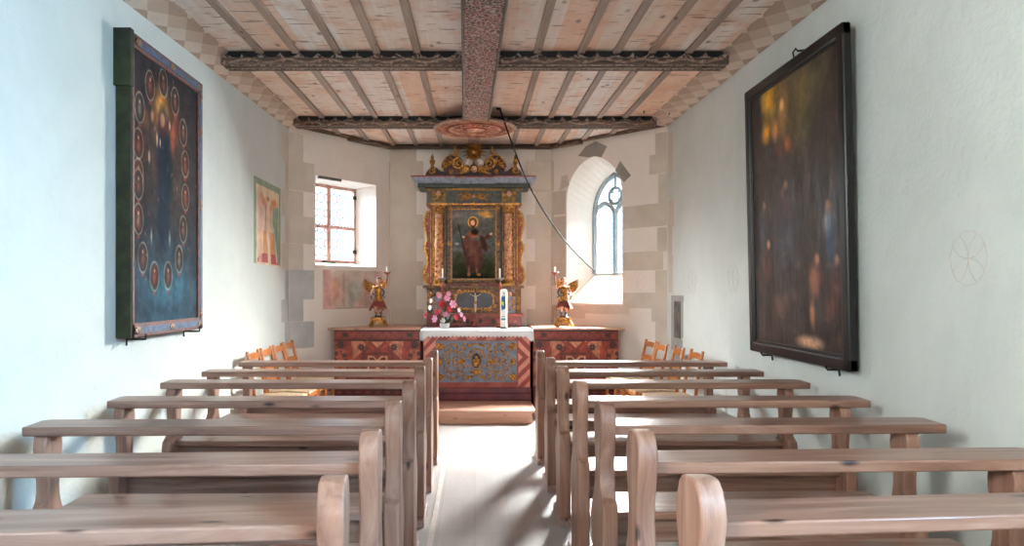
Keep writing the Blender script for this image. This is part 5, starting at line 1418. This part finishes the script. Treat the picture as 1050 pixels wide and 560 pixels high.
BR_(100, 130, .5, .42, '#4f4632', .9, 1); cv.poly([rp_(120, 66), rp_(164, 58), rp_(108, 235), rp_(100, 200)], '#4a4534', .45)
BR_(72, 120, .28, .22, '#7a5d24', .85, .9); BR_(66, 140, .16, .26, '#a07c2c', .85, .9); BR_(62, 190, .10, .10, '#a8782c', .8); BR_(110, 130, .2, .3, '#55492e', .6, .9, .3)
BR_(86, 160, .11, .24, '#6e5438', .9, .7, .2); BR_(85, 148, .05, .06, '#a8845c', .9); BR_(75, 185, .08, .10, '#8e6440', .9); BR_(92, 205, .07, .08, '#7d4a36', .8); BR_(80, 215, .05, .05, '#5e2c26', .8)
for (cx, cy) in ((88, 265), (57, 295), (147, 293), (130, 370), (158, 372), (62, 350)): BR_(cx, cy, .045, .05, '#9a7258', .85); BR_(cx-2, cy+28, .11, .16, '#433432' if cx % 2 else '#4d3230', .8)
BR_(146, 315, .08, .1, '#7c8288', .6); BR_(85, 340, .25, .4, '#3a3e48', .7, .9); BR_(55, 330, .07, .25, '#384a5a', .6, .8); BR_(150, 350, .1, .2, '#2c4058', .6, .8)
BR_(125, 400, .09, .15, '#73503c', .7); BR_(122, 450, .05, .12, '#8a6248', .8); BR_(118, 490, .25, .06, '#a08068', .85); BR_(75, 440, .16, .12, '#54403a', .7); BR_(60, 500, .2, .05, '#5a4438', .7); BR_(150, 440, .1, .12, '#5a3a34', .7)
rz_ = np.random.RandomState(4)
for k in range(70): cv.blob(rz_.uniform(0, cw), rz_.uniform(.2*chh, chh), rz_.uniform(.02, .08), rz_.uniform(.02, .08), ['#5a4034', '#1e1a1c', '#3c4450', '#6a503e'][k % 4], .35, .9)
cv.rough(.14, 12, 21); cv.gain(1.75, 1.2)
cv.build('painted_canvas', (.022, W-fw-.01, H-fw-.01), (0,-1,0), (0,0,-1), P_oil, t)

# crucifixion fresco on the left wall
xa, xb = 260, 287.5; Ya, Yb = F*XL/(xa-VX), F*XL/(xb-VX); zt_, zb_ = CZ+(VY-179.5)*Ya/F, CZ+(VY-273.5)*Yb/F
cw, chh = Yb-Ya, zt_-zb_; cv = Canvas(cw, chh, 120, '#e3cdb0')
f = lambda x, y: (x*cw, y*chh)
cv.rect(*f(.1, .08), *f(.92, 1), '#e8cfae'); cv.blob(*f(.25, .4), .16*cw, .3*chh, '#e2c4b4', .9); cv.blob(*f(.75, .35), .2*cw, .2*chh, '#dca878', .6, .9)
cv.poly([f(.33, .60), f(.78, .60), f(.80, .88), f(.33, .88)], '#e0a272', .95); cv.poly([f(.68, .3), f(.9, .25), f(.95, .98), f(.82, .95), f(.7, .6)], '#8fa890', .9)
cv.poly([f(.12, .93), f(.33, .86), f(.5, .86), f(.5, .97), f(.12, .98)], '#b85f58', .95); cv.poly([f(.6, .86), f(.8, .86), f(.93, .98), f(.62, .98)], '#b85f58', .95)
cv.line([f(.27, .2), f(.52, .33), f(.78, .22)], .04*cw, '#d89a7c', .95); cv.line([f(.52, .18), f(.5, .6), f(.55, .9)], .05*cw, '#efdcc8', .95); cv.line([f(.42, .3), f(.4, .6)], .02*cw, '#c98a70', .8)
cv.blob(*f(.5, .2), .08*cw, .04*chh, '#c98a60', 1); cv.blob(*f(.3, .25), .1*cw, .05*chh, '#d9986c', .7); cv.blob(*f(.72, .22), .14*cw, .05*chh, '#d68e58', .7)
cv.line([f(.2, .3), f(.22, .95)], .06*cw, '#e3b8a8', .8); cv.line([f(.72, .55), f(.85, .95)], .02*cw, '#f0e4d4', .8)
for (p, q, r_, s_) in ((0, 0, 1, .075), (0, 0, .085, 1), (.93, 0, 1, 1)): cv.rect(*f(p, q), *f(r_, s_), '#8e9e86', .9)
cv.rough(.06, 10, 30)
o = cv.build('crucifixion_fresco', (XL+.0015, Ya, zt_), (0,1,0), (0,0,-1), P_matte, None); tag(o, 'small faded crucifixion fresco with green border on the left wall', 'fresco')
# fragment of fresco below the left window
s0, _ = sL(331, 290); s1, _ = sL(392, 290); _, zt_ = sL(345, 277); _, zb_ = sL(345, 317)
cw, chh = s1-s0, zt_-zb_; cv = Canvas(cw, chh, 110, '#dcc9bd')
cv.rect(*f(0, 0.0), *f(.12, 1), '#d8a5a0', .8)
for (x, y, rx, ry, c_, al) in ((.2, .6, .14, .5, '#d59a84', .8), (.33, .55, .05, .6, '#c9a48c', .6), (.45, .6, .09, .4, '#9aa088', .7), (.55, .5, .12, .4, '#a9b8ac', .8), (.72, .5, .10, .5, '#dba79c', .8), (.9, .3, .08, .5, '#dd9a92', .8), (.62, .85, .12, .2, '#d8b0a0', .8), (.2, .35, .08, .2, '#dfab88', .7), (.85, .9, .2, .12, '#d99a90', .7)):
    cv.blob(x*cw, y*chh, rx*cw, ry*chh, c_, al, .8)
cv.rect(*f(.31, 0), *f(.335, 1), '#b59a88', .5); cv.rect(0, chh*.97, cw, chh, '#b98a80', .6)
cv.rough(.08, 8, 31)
p = AL+tL*s0-nL*.004
o = cv.build('faded_fresco', (p.x, p.y, zt_), (tL.x, tL.y, 0), (0,0,-1), P_matte, None); tag(o, 'faded pink and green fresco fragment below the left apse window', 'fresco')
# wooden lintel stub above the left window
s0, z_ = sL(327, 180); s1, _ = sL(350, 180); b = MB(); wframe_box(b, AL, tL, nL, s0, s1, z_-.03, z_, -.006, .02); b.build('lintel', M_dark, wall_apse_left, False)

# bell cable curving from the ceiling boss to the gothic window
P = []
pa = CAM+ray(513, 114)*7.45; pa.z = min(pa.z, CEIL(7.45)-.02)
pe = Vector(WP(AR, tR, nR, GRc-GRhw+.03, 1.64, .40))
key = [(513, 113, 7.45), (523, 142, 7.6), (534, 172, 7.85), (547, 200, 8.15), (562, 224, 8.45), (580, 249, 8.8), (597, 267, 9.1)]
P = [tuple(CAM+ray(x, y)*d) for x, y, d in key]+[tuple(pe)]
cu = bpy.data.curves.new('bell_cable', 'CURVE'); cu.dimensions = '3D'; cu.bevel_depth = .008; cu.bevel_resolution = 2; cu.resolution_u = 8
sp = cu.splines.new('NURBS'); sp.points.add(len(P)-1)
for q, p in zip(sp.points, P): q.co = (*p, 1)
sp.use_endpoint_u = True; sp.order_u = 4
tmp = bpy.data.objects.new('tmp_cable', cu); COL.objects.link(tmp)
bpy.context.view_layer.update()
me = bpy.data.meshes.new_from_object(tmp.evaluated_get(bpy.context.evaluated_depsgraph_get())); bpy.data.objects.remove(tmp)
me.name = 'black_cable'; me.materials.clear(); me.materials.append(M_cable)
o = bpy.data.objects.new('black_cable', me); COL.objects.link(o); tag(o, 'thin black cable curving from the ceiling boss down to the gothic window', 'cable')
b = MB(); b.tube([Vector(P[0])+Vector((-.04, 0, .015)), Vector(P[0])+Vector((0, 0, .012)), Vector(P[0]), Vector(P[0])+Vector((0, 0, .0))], .011, 6); b.tube([Vector(P[0])+Vector((-.03, 0, .015)), Vector((P[0][0]-.03, P[0][1], CEIL(7.45)))], .008, 6); b.build('ceiling_eyelet', M_iron, o)
# iron staples sticking out of the cornice board, right far end
for (x, y) in ((664, 108), (660, 115), (686, 117)):
    q = CAM+ray(x, y)*7.6; b = MB(); b.tube([(q.x, q.y, q.z-.01), (q.x+.01, q.y, q.z+.04)], .006, 5); b.build('iron_staple', M_iron, ceiling)

# ------------------------------------------------------------------ light
SKY, GOTH, LEFTW = 3, 5600, 1200
w = bpy.data.worlds.new('sky'); sc.world = w; w.use_nodes = True
bg = w.node_tree.nodes['Background']; bg.inputs[0].default_value = (.60, .83, 1.0, 1); bg.inputs[1].default_value = SKY
def area(name, loc, target, sx, sy, power, col, portal=False):
    L = bpy.data.lights.new(name, 'AREA'); L.shape = 'RECTANGLE'; L.size = sx; L.size_y = sy; L.energy = power; L.color = col
    if portal: L.cycles.is_portal = True
    o = bpy.data.objects.new(name, L); COL.objects.link(o); o.location = loc
    d = Vector(target)-Vector(loc); o.rotation_euler = d.to_track_quat('-Z', 'Z').to_euler(); return o
g = Vector(WP(AR, tR, nR, GRc, 2.15, .45)); d = (g-Vector((.1, 6.7, 0))).normalized()
area('daylight_gothic', g+d*1.7, g-d, 1.3, 1.3, GOTH, (1, .96, .91))
g = Vector(WP(AR, tR, nR, GRc, 2.2, .45)); area('daylight_gothic_wide', g+Vector((nR.x*1.9, nR.y*1.9, 1.3)), g, 1.3, 1.3, 500, (.9, .96, 1))
g = Vector(WP(AL, tL, nL, (l0+l1)/2, 2.2, .4)); area('daylight_left', g+Vector((nL.x*1.9, nL.y*1.9, 1.15)), g, 1.3, 1.3, LEFTW, (.95, .98, 1))
L = area('west_fill', (.03, YR-1.6, 2.95), (0, 9, 2.0), 1.4, .9, 22, (1, .96, .9)); L.data.spread = math.radians(50)  # added beam through the unseen west opening, brightening altar and apse
nL3, nR3 = Vector((nL.x, nL.y, 0)), Vector((nR.x, nR.y, 0))
g = Vector(WP(AL, tL, nL, (l0+l1)/2, (WLz0+WLz1)/2, .40)); area('sky_portal', g, g-nL3, .98, 1.02, 1, (1,1,1), True)
g = Vector(WP(AR, tR, nR, GRc, 2.23, .45)); area('sky_portal', g, g-nR3, .70, 1.28, 1, (1,1,1), True)
area('daylight_rear_right', (XR+.9, -.4, 2.75), (XL, 2.0, 1.0), 1.7, 1.2, 500, (.30, .66, 1))
area('rear_left_fill', (XL-.9, -1.1, 2.75), (XR, 1.6, 1.2), 1.6, 1.1, 400, (.93, .98, .93))  # lamp at the unseen left window, added to brighten the right wall
g = Vector((XR+.43, -.25, 2.415)); area('sky_portal', g, g-Vector((1,0,0)), 1.72, 1.15, 1, (1,1,1), True)
g = Vector((XL-.43, -1.0, 2.44)); area('sky_portal', g, g+Vector((1,0,0)), 1.62, 1.1, 1, (1,1,1), True)

# ------------------------------------------------------------------ camera
cam = bpy.data.cameras.new('camera'); co = bpy.data.objects.new('camera', cam); COL.objects.link(co); sc.camera = co
co.location = CAM; co.rotation_euler = (PI/2, 0, 0)
cam.sensor_width = 36; cam.lens = F/1050*36; cam.shift_x = (525-VX)/1050; cam.shift_y = (VY-280)/1050; cam.clip_start = .05
sc.view_settings.view_transform = 'Standard'; sc.view_settings.look = 'None'; sc.view_settings.gamma = 1; sc.view_settings.use_curve_mapping = False
sc.view_settings.exposure = 0.7
sc.cycles.use_denoising = True; sc.cycles.max_bounces = 10; sc.cycles.diffuse_bounces = 7; sc.cycles.glossy_bounces = 3; sc.cycles.transparent_max_bounces = 12; sc.cycles.sample_clamp_indirect = 6
sc.cycles.caustics_reflective = False; sc.cycles.caustics_refractive = False
